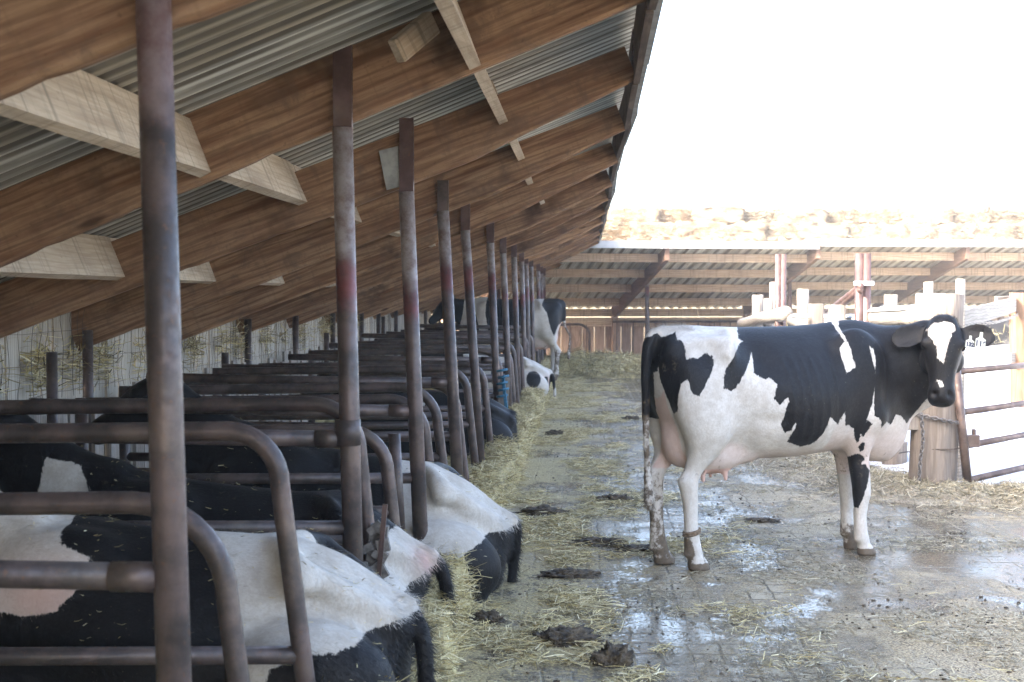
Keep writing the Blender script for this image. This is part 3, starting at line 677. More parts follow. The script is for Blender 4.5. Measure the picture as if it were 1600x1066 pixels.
def build_standing(hf, nk, pats, name, root, voxel, k=.69, special=True, tail_off=(0, 0)):
    bm = bmesh.new()
    rings = [(-.755, 1.33, 1.10, .09, 1.22), (-.715, 1.425, .95, .185, 1.22), (-.63, 1.475, .82, .245, 1.22), (-.52, 1.478, .74, .272, 1.23), (-.38, 1.468, .69, .288, 1.22), (-.2, 1.462, .655, .31, 1.10), (0, 1.462, .635, .352, 1.03),
             (.2, 1.465, .635, .365, 1.01), (.4, 1.475, .65, .338, 1.03), (.56, 1.495, .665, .300, 1.06), (.70, 1.508, .63, .275, 1.08), (.84, 1.49, .575, .245, 1.05), (.97, 1.44, .565, .20, 1.02), (1.07, 1.37, .64, .15, 1.0), (1.13, 1.28, .76, .08, 1.0)]
    loft(bm, [body_ring(x, zt, zb, w, zw, 0, 1.62 if x < .3 else 1.55, 2.15) for x, zt, zb, w, zw in rings])
    for sg in (1, -1):
        tube(bm, smooth_path([(-.26, 0, 1.425), (-.32, sg*.12, 1.42), (-.37, sg*.235, 1.375), (-.42, sg*.27, 1.27)], 4), [.04]*8+[.05]*5, 12)            # hook bones
        tube(bm, smooth_path([(-.38, sg*.22, 1.365), (-.52, sg*.18, 1.37), (-.68, sg*.115, 1.345), (-.71, sg*.11, 1.27)], 4), [.045]*8+[.06]*5, 12)              # pin bones
        ellipsoid(bm, (.58, sg*.19, 1.10), (.26, .12, .36))               # shoulder
        ellipsoid(bm, (.70, sg*.20, .90), (.13, .11, .13))
    # hind legs: near (right, -y) and far, far one set a little back
    for sg, dx, yy in ((-1, .03, -.15), (1, -.055, .115)):
        g = sg
        leg(bm, [(-.48, g*.16, 1.26, .23, .125), (-.50, g*.185, 1.05, .225, .125), (-.505, g*.195, .90, .19, .115), (-.50+dx*.3, g*.19, .78, .145, .095), (-.535+dx*.6, yy-.0+g*.02, .68, .095, .068), (-.595+dx, yy, .595, .066, .047),
                 (-.632+dx, yy, .545, .072, .051), (-.622+dx, yy, .48, .058, .046), (-.612+dx, yy, .38, .048, .040), (-.606+dx, yy, .26, .045, .039), (-.600+dx, yy, .18, .052, .044), (-.592+dx, yy, .125, .056, .050), (-.574+dx, yy, .082, .052, .048), (-.560+dx, yy, .055, .062, .055), (-.550+dx, yy, .012, .076, .062), (-.548+dx, yy, .0, .070, .058)])
        ellipsoid(bm, (-.652+dx, yy, .56), (.03, .026, .05))               # point of hock
        ellipsoid(bm, (-.64+dx, yy, .10), (.02, .03, .02))
    for sg, dx, yy in ((-1, .0, -.145), (1, .05, .06)):
        g = sg
        leg(bm, [(.58, g*.18, 1.05, .15, .10), (.61, g*.19, .88, .125, .095), (.635, g*.175, .74, .100, .078), (.655+dx, yy*.9+g*.01, .62, .074, .06), (.668+dx, yy, .52, .068, .056), (.678+dx, yy, .44, .062, .054), (.682+dx, yy, .39, .062, .055), (.676+dx, yy, .33, .049, .045),
                 (.672+dx, yy, .24, .041, .037), (.675+dx, yy, .16, .047, .042), (.682+dx, yy, .11, .053, .047), (.70+dx, yy, .075, .043, .039), (.712+dx, yy, .053, .054, .049), (.725+dx, yy, .012, .070, .057), (.727+dx, yy, 0, .066, .054)])
        ellipsoid(bm, (.645+dx, yy, .105), (.02, .03, .02))
    # neck
    loft(bm, [ell(Vector(c), Vector(u), Vector(v), 22, 2.1) for c, u, v in nk])
    add_head(bm, hf, 1.0, ears=((1, .075), (-1, .035)) if special else ((1, .06), (-1, .06)))
    # udder and teats
    ellipsoid(bm, (-.36, 0, .70), (.25, .175, .145)); ellipsoid(bm, (-.56, 0, .80), (.13, .12, .20)); ellipsoid(bm, (-.17, 0, .68), (.16, .15, .075))
    for sx in (-.46, -.30):
        for sg in (1, -1): tube(bm, [(sx, sg*.085, .60), (sx+.005, sg*.088, .515)], [.024, .015], 10)
    # tail
    ty = tail_off
    tp = smooth_path([(-.66, 0, 1.44), (-.735, 0, 1.43), (-.79, .0, 1.36), (-.805, .005, 1.2), (-.80, .012+ty[1], 1.0), (-.795+ty[0], .015+ty[1], .80), (-.785+ty[0], .012+ty[1], .62), (-.775+ty[0], .01+ty[1], .45), (-.775+ty[0], .0+ty[1], .36)], 4)
    nT = len(tp); tube(bm, tp, [.045-.022*min(1, i/nT*1.6)+(.020*max(0, (i/nT-.72))/.28 if i/nT < .93 else -.006) for i in range(nT)], 12)
    me = remesh(bm, voxel, 6)
    co = coords(me); t, s_, n_ = head_coords(hf, co)
    hw = np.exp(-np.maximum(0, (np.sqrt((t-.2)**2+s_**2+n_**2)-.25)/.1)**2) if True else 0
    hw = np.where(np.sqrt((t-.2)**2+s_**2+n_**2) < .25, 1, hw)
    wgt = (.12+.88*sst(.52, .78, co[:, 2]))*(1-.9*hw)*np.where(co[:, 0] < -.76, .2, 1)
    relax(me, wgt, 60 if voxel < .015 else 18); co = coords(me)
    # nostrils and mouth line pressed into the muzzle, eye sockets
    t, s_, n_ = head_coords(hf, co)
    no = normals(me); disp = np.zeros(len(co), np.float32)
    for sg in (1, -1):
        d2 = ((t-.475)/.022)**2+((s_-sg*.05)/.020)**2
        disp -= np.where((n_ > 0), .022*np.exp(-d2), 0)
        d2 = ((t-.165)/.024)**2+((np.abs(s_)-.115)/.03)**2+((n_-.03)/.03)**2
        disp -= .005*np.exp(-d2)
    X, Y_, Z_ = co.T; sidew = sst(.08, .2, np.abs(Y_))
    g = lambda cx, cz, rx, rz: np.exp(-(((X-cx)/rx)**2+((Z_-cz)/rz)**2))
    disp += sidew*(-.026*g(-.17, 1.27, .10, .09) - .020*g(-.53, 1.27, .08, .08) - .010*g(.36, 1.05, .035, .25) - .012*g(.80, 1.10, .05, .2) + .010*g(-.40, .86, .12, .10) - .014*g(-.24, .78, .05, .10) - .012*g(-.12, .90, .16, .04))
    for rb in range(6): disp += sidew*.0035*np.exp(-((X-(.02+rb*.065)+.10*(Z_-1.0))/.016)**2)*sst(.72, .85, Z_)*sst(1.34, 1.2, Z_)
    co2 = co+no*disp[:, None]; me.vertices.foreach_set('co', co2.ravel()); me.update(); co = co2
    x, y, z = co.T
    xo = x-k*(np.minimum(y, 0.0)+.28)                    # the flank pattern runs straight through the animal along one slant
    pat = np.full(len(co), 9.0)
    for key, poly in pats.items():
        d = sdf(poly, xo, z)
        if key in ('leg', 's1', 's2', 's3'): d = np.where(y < -.02, d, 9)
        if key == 'tail': d = np.where((x < -.55) & (y > -.06), sdf(poly, xo-.69*np.maximum(y, 0), z), 9); d = np.where((y > .06) & (z > .9) & (z < 1.40) & (x < -.45), np.minimum(d, -.05+.3*np.maximum(0, .95-z)), d)
        pat = np.minimum(pat, d)
    head = (np.abs(s_) < .40) & (t > -.12) & (t < .62) & (n_ > -.20) & (n_ < .25)
    hp = np.minimum(pat, -.05)
    if special:
        bl = np.minimum(sdf([(.03, -.055), (.02, .02), (.035, .062), (.075, .068), (.10, .045), (.165, .030), (.235, .016), (.29, .0), (.26, -.028), (.18, -.045), (.12, -.085), (.06, -.105)], t, -s_), sdf([(.40, -.028), (.385, -.035), (.395, -.005), (.43, .012), (.44, -.012)], t, -s_))
        hp = np.where(n_ > .0, -bl, hp); hp = np.where(np.abs(s_) > .13, -.05, hp)
    pat = np.where(head & (t > -.05), hp, pat)
    if not special: pat = np.where(head, -.05, pat)
    if not special: pat = np.where((z < .55) & (x > -.9), .05, pat)
    dirt = np.zeros(len(co)); 
    dirt = np.maximum(dirt, .66*sst(.36, .05, z))
    dirt = np.maximum(dirt, np.where((y > .0) & (x < -.3), .52*sst(.80, .40, z), 0))
    dirt = np.maximum(dirt, np.where((y < 0) & (x < -.3), .25*sst(.7, .4, z), 0))
    dirt = np.where((y < 0) & (x > .3) & (z > .05), dirt*.35, dirt)
    dirt = np.where((y < 0) & (x < -.3) & (z < .36), .95*sst(.30, .12, z)*sst(-.565, -.61, x)+.30*sst(.3, .05, z), dirt)
    dirt = np.maximum(dirt, np.where((x < -.76), .52*sst(1.15, .95, z), 0))
    dirt = np.maximum(dirt, .30*sst(.72, .62, z)*(z > .5))
    dirt = np.maximum(dirt, .95*sst(.055, .04, z))
    dirt = np.maximum(dirt, np.where(y < .05, .42*np.exp(-(((x+.71)/.05)**2+((z-1.24)/.11)**2)), 0))
    dirt = np.maximum(dirt, .22*np.exp(-(((x+.45)/.16)**2+((z-1.0)/.12)**2)))
    pink = np.zeros(len(co))
    pink = np.maximum(pink, .32*sst(1.15, .9, (((x+.36)/.27)**2+(y/.19)**2+((z-.69)/.16)**2)**.5*.95)*(z < .82))
    pink = np.maximum(pink, np.where((np.abs(y) < .10) & (x < -.5) & (x > -.735) & (z < 1.1) & (z > .6), .55, 0))
    pink = np.maximum(pink, np.where((z < .60) & (z > .5) & (np.abs(x+.38) < .13) & (np.abs(y) < .14), .9, 0))
    if special: pink = np.maximum(pink, np.where(head & (t > .455) & (n_ > -.05), .0, 0))
    pink = np.maximum(pink, .32*sst(.92, .70, z)*(x > .35)*(z > .5))
    pink = np.maximum(pink, .30*sst(.74, .64, z)*(x > -.25)*(x < .6)*(z > .5))
    setattr_(me, 'pat', pat); setattr_(me, 'dirt', dirt); setattr_(me, 'pink', pink)
    me.materials.append(M['coat']); root_o = bpy.data.objects.new(name, me); COL.objects.link(root_o)
    me.polygons.foreach_set('use_smooth', [True]*len(me.polygons))
    return root_o

# ---- the cow standing in the yard, head turned to the camera
aC = R(27); CO = Vector((1.08, 9.0, 0)); RC = Matrix.Rotation(aC, 3, 'Z')
def w2l(v): return RC.transposed() @ (Vector(v)-CO)
poll_w = at(1474, 505, 9.14); muz_w = at(1471, 628, 8.98)
ax_w = (muz_w-poll_w).normalized(); fr_w = Vector((-.20, -1, .10))
hf = head_frame(w2l(poll_w), RC.transposed() @ ax_w, RC.transposed() @ fr_w)
P, a_, s_, n_ = hf
hc = P+a_*.10-n_*.07
nk = [((.62, 0, 1.13), (.05, 0, .34), (0, .22, 0)), ((.88, -.01, 1.12), (-.06, .0, .35), (.06, .215, 0)), ((1.03, -.07, 1.16), (-.10, .02, .30), (.09, .18, 0)),
      ((1.13, -.17, 1.21), (-.10, .04, .255), (.12, .125, 0)), (hc*.5+Vector((1.165, -.22, 1.27))*.5, (-.07, .05, .185), (.115, .07, 0)), (hc, (-.02, .03, .13), (.095, .04, 0))]
cow = build_standing(hf, nk, BLACK, 'dairy_cow', None, .0098)
cow.location = CO; cow.rotation_euler = (0, 0, aC)
tag(cow, 'black and white cow standing in the wet yard, head turned to the camera', 'cow', 'dairy cows')
for sg in (1, -1):
    bm = bmesh.new(); ellipsoid(bm, P+a_*.168+s_*sg*.116+n_*.028, (.021, .021, .021)); obj('eye', bm, M['eye'], cow, smooth=True)
# ear tags with their numbers, hanging in the ear on the photo's right
for txt, px, py, w, h, yy in (('132', 1515.5, 537, .054, .052, 8.98), ('116', 1532, 536, .064, .070, 8.97)):
    c = w2l(at(px, py, yy)); b = bmesh.new(); 
    out = [(-.5, -.5), (.5, -.5), (.5, .32), (.16, .5), (.14, .95), (-.14, .95), (-.16, .5), (-.5, .32)]
    fv = [b.verts.new((x*w, -.0015, z*h)) for x, z in out]; bv = [b.verts.new((x*w, .0015, z*h)) for x, z in out]
    b.faces.new(fv); b.faces.new(bv[::-1])
    for i in range(8): b.faces.new((fv[i], bv[i], bv[(i+1) % 8], fv[(i+1) % 8]))
    o = obj('ear_tag', b, M['tagp'], cow); o.location = c; o.rotation_euler = (R(-8), R(9), -aC+R(8)); o['label'] = 'white ear tag numbered '+txt
    cu = bpy.data.curves.new('tag_number', 'FONT'); cu.body = txt; cu.size = .047 if txt == '116' else .034; cu.align_x = 'CENTER'; cu.align_y = 'CENTER'; cu.extrude = .0006; cu.offset = .0022
    cu.materials.append(M['ink']); t_ = bpy.data.objects.new('t', cu); COL.objects.link(t_); _dg = bpy.context.evaluated_depsgraph_get(); _dg.update(); tm = bpy.data.meshes.new_from_object(t_.evaluated_get(_dg)); bpy.data.objects.remove(t_); q = bpy.data.objects.new('tag_number', tm); COL.objects.link(q); q.parent = o; q.location = (0, -.0025, -.006); q.rotation_euler = (R(90), 0, 0)
bm = bmesh.new(); tube(bm, [(-.572+.050*math.cos(a), -.15+.044*math.sin(a), .225+.012*math.cos(a)) for a in [2*math.pi*i/16 for i in range(17)]], .0085, 8)
tube(bm, [(-.572+.050*math.cos(a), -.15+.044*math.sin(a), .240+.012*math.cos(a)) for a in [2*math.pi*i/16 for i in range(17)]], .0085, 8)
o = obj('leg_band', bm, M['band'], cow, smooth=True)
fur('coat_hair', cow.data, 26000, .016, cow, 1, region=lambda c: c[:, 2] > .3, curl=.22, wid=.0016)
fur('rump_tuft', cow.data, 1800, .03, cow, 2, region=lambda c: (c[:, 2] > 1.44) & (c[:, 0] < -.52) | ((c[:, 2] < .5) & (c[:, 0] < -.745)), curl=.8, wid=.002)
fur('poll_tuft', cow.data, 1500, .03, cow, 3, region=lambda c: (c[:, 2] > 1.44) & (c[:, 0] > 1.0), curl=.8, wid=.002)

# ---- far standing cow in the last stalls, facing the wall
hf6 = head_frame((1.32, 0, 1.40), (.62, 0, -.62), (.6, 0, .6))
nk6 = [((.62, 0, 1.13), (.05, 0, .34), (0, .22, 0)), ((.9, 0, 1.15), (-.06, .0, .30), (0, .17, 0)), ((1.12, 0, 1.24), (-.08, 0, .22), (0, .12, 0)), ((1.32, 0, 1.36), (-.05, 0, .13), (0, .09, 0))]
cow6 = build_standing(hf6, nk6, FAR6, 'dairy_cow', None, .02, k=.0, special=False, tail_off=(-.10, .0))
cow6.location = (-1.18, 26.2, .10); cow6.rotation_euler = (0, 0, R(180-2)); cow6.scale = (1.0, 1.0, 1.02)
tag(cow6, 'black and white cow standing crossways in the last stalls, tail hanging towards the yard', 'cow', 'dairy cows')

# ---- cows lying in the stalls, heads to the wall
def lying(name, white, loc, yaw, sc, voxel, label, pitch=0.0, tail=None, pinkspots=(), dirtk=.0, furn=0, seed=0, blackside=True, furl=.022):
    bm = bmesh.new()
    rings = [(-.765, .45, .16, .07, .32), (-.73, .52, .06, .17, .30), (-.62, .60, .0, .26, .28), (-.50, .67, -.02, .31, .27), (-.36, .72, -.03, .345, .27), (-.15, .735, -.03, .385, .30), (.1, .74, -.03, .405, .32),
             (.35, .755, -.03, .375, .34), (.6, .785, -.03, .30, .38), (.8, .765, .0, .24, .42), (.95, .72, .12, .16, .45)]
    loft(bm, [body_ring(x, zt, zb, w, zw, 0, 1.5, 2.3) for x, zt, zb, w, zw in rings])
    for sg in (1, -1):
        tube(bm, smooth_path([(-.22, 0, .70), (-.30, sg*.12, .695), (-.36, sg*.235, .655), (-.40, sg*.29, .56)], 4), [.045]*4+[.05]*4+[.062]*4+[.05], 12)
        tube(bm, smooth_path([(-.37, sg*.225, .645), (-.52, sg*.19, .56), (-.69, sg*.11, .445), (-.72, sg*.10, .38)], 4), [.055]*8+[.065]*5, 12)
        ellipsoid(bm, (-.44, sg*.31, .24), (.33, .17, .24)); ellipsoid(bm, (.52, sg*.13, .40), (.42, .17, .36))
        ellipsoid(bm, (.72, sg*.24, .12), (.24, .10, .12))
        tube(bm, [(-.12, sg*.47, .10), (-.45, sg*.45, .07), (-.70, sg*.36, .05)], [.06, .05, .05], 10)
    ellipsoid(bm, (-.69, 0, .50), (.10, .05, .045))
    loft(bm, [ell(Vector(c), Vector(u), Vector(v), 20, 2.1) for c, u, v in [((.62, 0, .52), (.02, 0, .30), (0, .2, 0)), ((.9, 0, .60), (-.10, 0, .24), (0, .15, 0)), ((1.08, 0, .74), (-.12, 0, .17), (0, .12, 0)), ((1.22, 0, .88), (-.08, 0, .12), (0, .09, 0))]])
    hfL = head_frame((1.21, 0, .97), (.80, 0, -.60), (.6, 0, .8)); add_head(bm, hfL, 1.0, ears=((1, .05), (-1, .05)))
    tp = smooth_path(tail or [(-.68, 0, .52), (-.76, .0, .49), (-.83, -.03, .38), (-.85, -.05, .2), (-.86, -.06, .02)], 4); nT = len(tp)
    tube(bm, tp, [.045-.018*i/nT+.014*max(0, i/nT-.7)/.3 for i in range(nT)], 10)
    me = remesh(bm, voxel, 6); co = coords(me); relax(me, np.where((co[:, 0] < -.78) | (co[:, 0] > 1.1), .15, 1.0), 55 if voxel < .015 else 16); co = coords(me); x, y, z = co.T
    pat = np.full(len(co), -9.0)
    for poly, ymin, ymax in white:
        d = -sdf(poly, x, z); d = np.minimum(d, np.minimum(y-ymin, ymax-y)); pat = np.maximum(pat, d)
    pink = np.zeros(len(co))
    for c, r, v in pinkspots: pink = np.maximum(pink, v*np.exp(-np.sum(((co-np.array(c))/np.array(r))**2, axis=1)))
    dirt = dirtk+.4*sst(.2, .02, z)
    setattr_(me, 'pat', pat); setattr_(me, 'dirt', dirt); setattr_(me, 'pink', pink); me.materials.append(M['coat'])
    me.polygons.foreach_set('use_smooth', [True]*len(me.polygons))
    o = bpy.data.objects.new(name, me); COL.objects.link(o)
    o.location = loc; o.rotation_euler = (0, R(pitch), R(180+yaw)); o.scale = (sc,)*3
    tag(o, label, 'cow', 'dairy cows')
    if furn: fur('coat_hair', me, furn, furl, o, seed, region=lambda c: (c[:, 2] > .1) & (c[:, 0] < .8), curl=.28, wid=.0018)
    if furn: fur('tail_hair', me, 2600, .05, o, seed+50, region=lambda c: (c[:, 0] < -.70) & (np.abs(c[:, 1]) < .22), curl=.5, wid=.003)
    return o
BEDZ = .09
c1_ = lying('dairy_cow', [([(.04, .9), (.03, .70), (-.10, .58), (-.19, .44), (-.23, .25), (-.27, .10), (-.33, .33), (-.42, .38), (-.56, .39), (-.66, .43), (-.80, .47), (-.80, .62), (-.3, .9)], -.14, 9), ([(.42, .56), (.40, .66), (.52, .70), (.56, .80), (.60, .9), (1.2, .9), (1.2, .5), (.62, .44), (.50, .47)], -.1, 9)],
            (-1.38, 5.2, .08), -1, .96, .0105, 'nearest lying cow with a white rump and black tail, behind the first post', tail=[(-.66, 0, .50), (-.75, .02, .47), (-.82, .06, .36), (-.84, .09, .18), (-.85, .10, .0), (-.86, .10, -.1)],
            pinkspots=[((.55, .3, .52), (.22, .3, .14), .75), ((-.42, .3, .4), (.04, .1, .04), .4)], furn=34000, seed=11, pitch=-1.5, dirtk=.08)
c2_ = lying('dairy_cow', [([(-.40, .34), (-.44, .48), (-.54, .56), (-.70, .66), (-.85, .62), (-.80, .44), (-.70, .38), (-.62, .26), (-.50, .24)], -.02, 9), ([(.80, .62), (.78, .70), (.85, .80), (1.0, .82), (1.02, .64), (.92, .58)], -.1, 9)],
            (-1.49, 6.45, .05), 1, .99, .0115, 'black lying cow with a tufted whitish tailhead showing a pink sore', tail=[(-.66, 0, .50), (-.76, .0, .48), (-.84, -.02, .36), (-.86, -.03, .16), (-.85, -.02, -.02)],
            pinkspots=[((-.74, .08, .46), (.07, .08, .06), .9)], furn=24000, seed=12, furl=.04, pitch=-3.5, dirtk=.16)
c3_ = lying('dairy_cow', [([(-.10, .9), (-.16, .5), (-.22, .2), (-.30, .02), (-.36, -.1), (-.42, .10), (-.47, .22), (-.55, .33), (-.66, .42), (-.80, .45), (-.80, .60), (-.4, .9)], -.05, 9)],
            (-1.25, 8.05, .0), 0, 1.02, .0115, 'lying cow with white flank and round black buttocks hanging over the kerb', pitch=-7, tail=[(-.66, 0, .50), (-.77, -.02, .47), (-.80, -.10, .34), (-.80, -.16, .12), (-.82, -.19, -.02), (-.92, -.21, -.06), (-1.02, -.19, -.06)],
            pinkspots=[((-.79, 0, .30), (.03, .03, .05), .5)], furn=16000, seed=13)
c4_ = lying('dairy_cow', [([(.20, .5), (.22, .62), (.36, .66), (.40, .5)], -1, 9)], (-1.33, 13.7, .1), 0, .86, .018, 'all black lying cow with its rump under the hanging blue rope', tail=[(-.66, 0, .48), (-.74, .03, .42), (-.76, .06, .25), (-.77, .08, .05)], furn=4000, seed=14)
c5_ = lying('dairy_cow', [([(.75, .9), (.7, .3), (.4, .1), (.0, -.1), (-.9, -.1), (-.9, .9)], -9, 9)], (-1.20, 21.6, .1), 0, .86, .02, 'white lying cow with black patches and pink rump near the far end', pinkspots=[((-.72, .1, .3), (.08, .1, .1), .7)])
me5 = c5_.data; co5 = coords(me5); p5 = np.empty(len(co5), np.float32); me5.attributes['pat'].data.foreach_get('value', p5)
for c, r in (((-.50, .35, .35), (.13, .25, .16)), ((-.72, .17, .30), (.07, .06, .1)), ((-.80, -.05, .3), (.1, .13, .16)), ((.1, .3, .4), (.15, .3, .2))):
    q = (np.sqrt(np.sum(((co5-np.array(c))/np.array(r))**2, axis=1))-1)*.1; p5 = np.minimum(p5, q)
me5.attributes['pat'].data.foreach_set('value', p5.astype(np.float32))
# ------------------------------------------------------------------ far shed across the end of the yard
FY = R(2.93+9)
e0 = at(1042, 386, 31.5)
fshed = tag(empty('far_shed', (e0.x, e0.y, 0), FY), 'open far shed with pale purlins and brown rafters closing the end of the yard', 'shed')
EZ = e0.z
def fz(y): return EZ-.02-.265*y
def corr_local(name, x0, x1, per, amp, mat, z_of, y0, y1, z_step):
    n = int((x1-x0)/per*6); xs = np.linspace(x0, x1, n+1); V = []; F_ = []
    prof = amp*np.clip(1.6*np.cos(2*np.pi*xs/per), -1, 1)
    for i in range(7):
        t = i/6; y = y0+(y1-y0)*t
        for xv, p in zip(xs, prof): V.append((xv, y, z_of(y)+p+z_step(xv)))
    for i in range(6):
        for j in range(n):
            a = i*(n+1)+j; F_ += [a, a+1, a+n+2, a+n+1]
    return npmesh(name, V, F_, 4, mat, fshed, True)
def fstep(x): return 0.0 if x < 3.4 else .06
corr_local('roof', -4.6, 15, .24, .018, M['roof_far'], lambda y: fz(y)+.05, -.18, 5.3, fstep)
wm_ = plain('white_eave_flashing', (.36, .365, .37), .5, .2, 6, .1, .1); M['flash'] = wm_
for a, b, dz in ((-3.2, 3.42, 0), (3.44, 6.9, .065), (6.92, 15, .07)):
    bm = bmesh.new(); bbox(bm, ((a+b)/2, -.20, EZ+.035+dz), (b-a, .012, .15)); bbox(bm, ((a+b)/2, -.12, EZ+.115+dz), (b-a, .16, .012)); obj('eave_flashing', bm, M['flash'], fshed)
RX = [-3.5, -.02, 3.43, 6.95, 10.4, 13.9]
for k, x in enumerate(RX):
    bm = bmesh.new(); L = 5.15/math.cos(math.atan(.265)); 
    rings = []
    for i in range(13):
        t = i/12; y = -.1+5.2*t; z = fz(y)+fstep(x+.05)
        rings.append([Vector((x-.05, y, z-.30+.01*nz((x, t*4, 1)))), Vector((x+.05, y, z-.30)), Vector((x+.05, y, z)), Vector((x-.05, y, z))])
    loft(bm, rings); obj('rafter', bm, M['farrafter'], fshed)
    bm = bmesh.new(); tube(bm, [(x+.09, 1.9, -.1), (x+.06, 1.9, fz(1.9)-.1)], .05, 12); obj('post', bm, M['redsteel'] if k != 1 else M['pipe_paint'], fshed, smooth=True)
    bm = bmesh.new(); bbox(bm, (x, 4.9, .55), (.13, .13, 1.25)); obj('wall_post', bm, M['farwall'], fshed)
    if k+1 < len(RX):
        xa, xb = x+.052, RX[k+1]-.052
        for y in (.50, 1.72, 2.98, 4.25):
            bm = bmesh.new(); n = 14; rings = []
            for i in range(n+1):
                xx = xa+(xb-xa)*i/n-(xa+xb)/2; w = .008*nz((xx*2+k*9, y, 3))
                rings.append([Vector((xx, -.025, -.19+w)), Vector((xx, .025, -.19+w)), Vector((xx, .025, 0)), Vector((xx, -.025, 0))])
            loft(bm, rings); o = obj('purlin', bm, M['farwood'], fshed); o.location = ((xa+xb)/2, y, fz(y)+.02+min(fstep(xa+.1), fstep(xb))); 
rnd = random.Random(5)
bm = bmesh.new(); x = -4.5
while x < 15:
    L = rnd.uniform(2.4, 3.6)
    for z, h in ((1.30, .20), (1.06, .24)): bbox(bm, (x+L/2, 5.0+rnd.uniform(0, .02), z-.08), (L-.01, .035, h-.008))
    x += L
obj('wall_plank', bm, M['farwood'], fshed)
bm = bmesh.new(); x = -4.5
while x < 15:
    w = rnd.uniform(.2, .34); h = .98+rnd.uniform(-.03, .0)
    bbox(bm, (x+w/2, 5.02+rnd.uniform(-.01, .01), h/2), (w-rnd.choice([.006, .012, .03]), .028, h)); x += w
obj('board_wall', bm, M['farwall'], fshed)
bm = bmesh.new(); bbox(bm, (-2.2, 4.95, .5), (.55, .03, .8)); obj('patched_board', bm, M['post2'], fshed)['label'] = 'pale grey patched board'
# pipe gates hung along the far wall
def pgate(x0, x1, y, z0, z1, arch, lab):
    g = empty('pipe_gate', (0, 0, 0)); g.parent = None
    Mx = Matrix.Translation(Vector((e0.x, e0.y, 0))) @ Matrix.Rotation(FY, 4, 'Z')
    g.location = Mx @ Vector(((x0+x1)/2, y, 0)); g.rotation_euler = (0, 0, FY); h = (x1-x0)/2
    bm = bmesh.new()
    if arch: tube(bm, [(-h, 0, z1-.02), (h-.3, 0, z1+.02)]+[(h-.3+.3*math.sin(a), 0, z1-.25+.27*math.cos(a)) for a in [.2*i for i in range(1, 8)]]+[(h, 0, z0)], .032, 10)
    else: tube(bm, [(-h, 0, z1), (h, 0, z1)], .03, 10)
    obj('top_rail', bm, M['pipe'], g, smooth=True)
    if arch: bm = bmesh.new(); tube(bm, [(-h, 0, z0), (h, 0, z0)], .03, 10); obj('bottom_rail', bm, M['pipe'], g, smooth=True)
    bm = bmesh.new()
    for i in range(int(h*2/.42)+1): tube(bm, [(-h+.1+i*.42, 0, z0), (-h+.1+i*.42, 0, z1)], .011, 6)
    obj('bars', bm, M['pipe'], g)
    tag(g, lab, 'gate', 'pipe gates along the far wall')
pgate(-2.6, -.75, 4.55, .10, .92, True, 'arched pipe gate in the far shed beside the tail of the far cow')
pgate(-.15, 3.3, 4.55, .15, 1.0, False, 'long straight pipe gate in the far shed left of the fence posts')
pgate(3.6, 8.5, 4.5, .15, 1.0, False, 'long straight pipe gate in the far shed behind the fence posts')
# straw bank at the far wall foot
def fb_z(x, y):
    t = max(0, 1-abs((y-30.4)/1.7)); return -.06+(.42+.12*nz((x*1.3, y*1.2, 0))+.07*nz((x*4, y*4, 2)))*t**.6
o = sheet('straw_bank', -2.2, 8, 28.3, 33.0, 110, 50, fb_z, M['bank'], 'straw bank along the foot of the far shed', kind='stuff'); o['category'] = 'straw'
o.rotation_euler = (0, 0, 0)
# earth bank and the bales stacked on it, behind the far shed
Mf = Matrix.Translation(Vector((e0.x, e0.y, 0))) @ Matrix.Rotation(FY-R(6), 4, 'Z')
bm = bmesh.new(); loft(bm, [[Vector((x, 6.6, -.1)), Vector((x, 7.4, 2.35)), Vector((x, 13, 2.35)), Vector((x, 15, -.1))] for x in (-9, 18)]); bm.transform(Mf)
tag(obj('earth_bank', bm, M['earth']), 'earth bank behind the far shed', kind='structure')
def bale_mat():
    m = Mat('weathered_bale'); v = m.shifted(19); r = m.rand()
    n1 = m.noise(5, 6, .7, m.vec(v, (.7, 1, 2.2))); n2 = m.noise(30, 4, .65, m.vec(v, (.5, 1, 1.8)))
    c = m.mix(m.ramp(n1, .36, .62), (.13, .098, .064), (.26, .215, .155)); c = m.mix(m.ramp(r, .2, 1, 0, .55), c, (.30, .19, .11))
    c = m.mix(m.ramp(n2, .55, .72, 0, .6), c, (.14, .10, .065))
    c = m.mix(m.ramp(n1, .60, .68, 0, .7), c, (.5, .49, .47))
    m.P(col=c, rough=.9, normal=m.bump(m.math('ADD', n1, n2), .9, .06)); return m.m
M['bale'] = bale_mat()
def bale_bm(seed):
    b = bmesh.new(); bmesh.ops.create_cube(b, size=1); bmesh.ops.subdivide_edges(b, edges=b.edges[:], cuts=9, use_grid_fill=True)
    for v in b.verts:
        p = v.co.copy(); q = Vector((p.x*1.42, p.y*.9, p.z*.47))
        rr = 1-.05*(abs(p.x*2)**8+abs(p.z*2)**8)*.5
        q = Vector((q.x*rr, q.y, q.z*rr)); d = Vector((nz((q.x*6+seed*7, q.y*6, q.z*9)), nz((q.x*4, q.y*4+seed*3, q.z*4+9)), nz((q.x*5, q.y*4, q.z*7+seed*5))))*.11
        v.co = q+d
    return b
bales = [obj('straw_bale', bale_bm(s), M['bale'], smooth=True) for s in range(6)]
k = 0
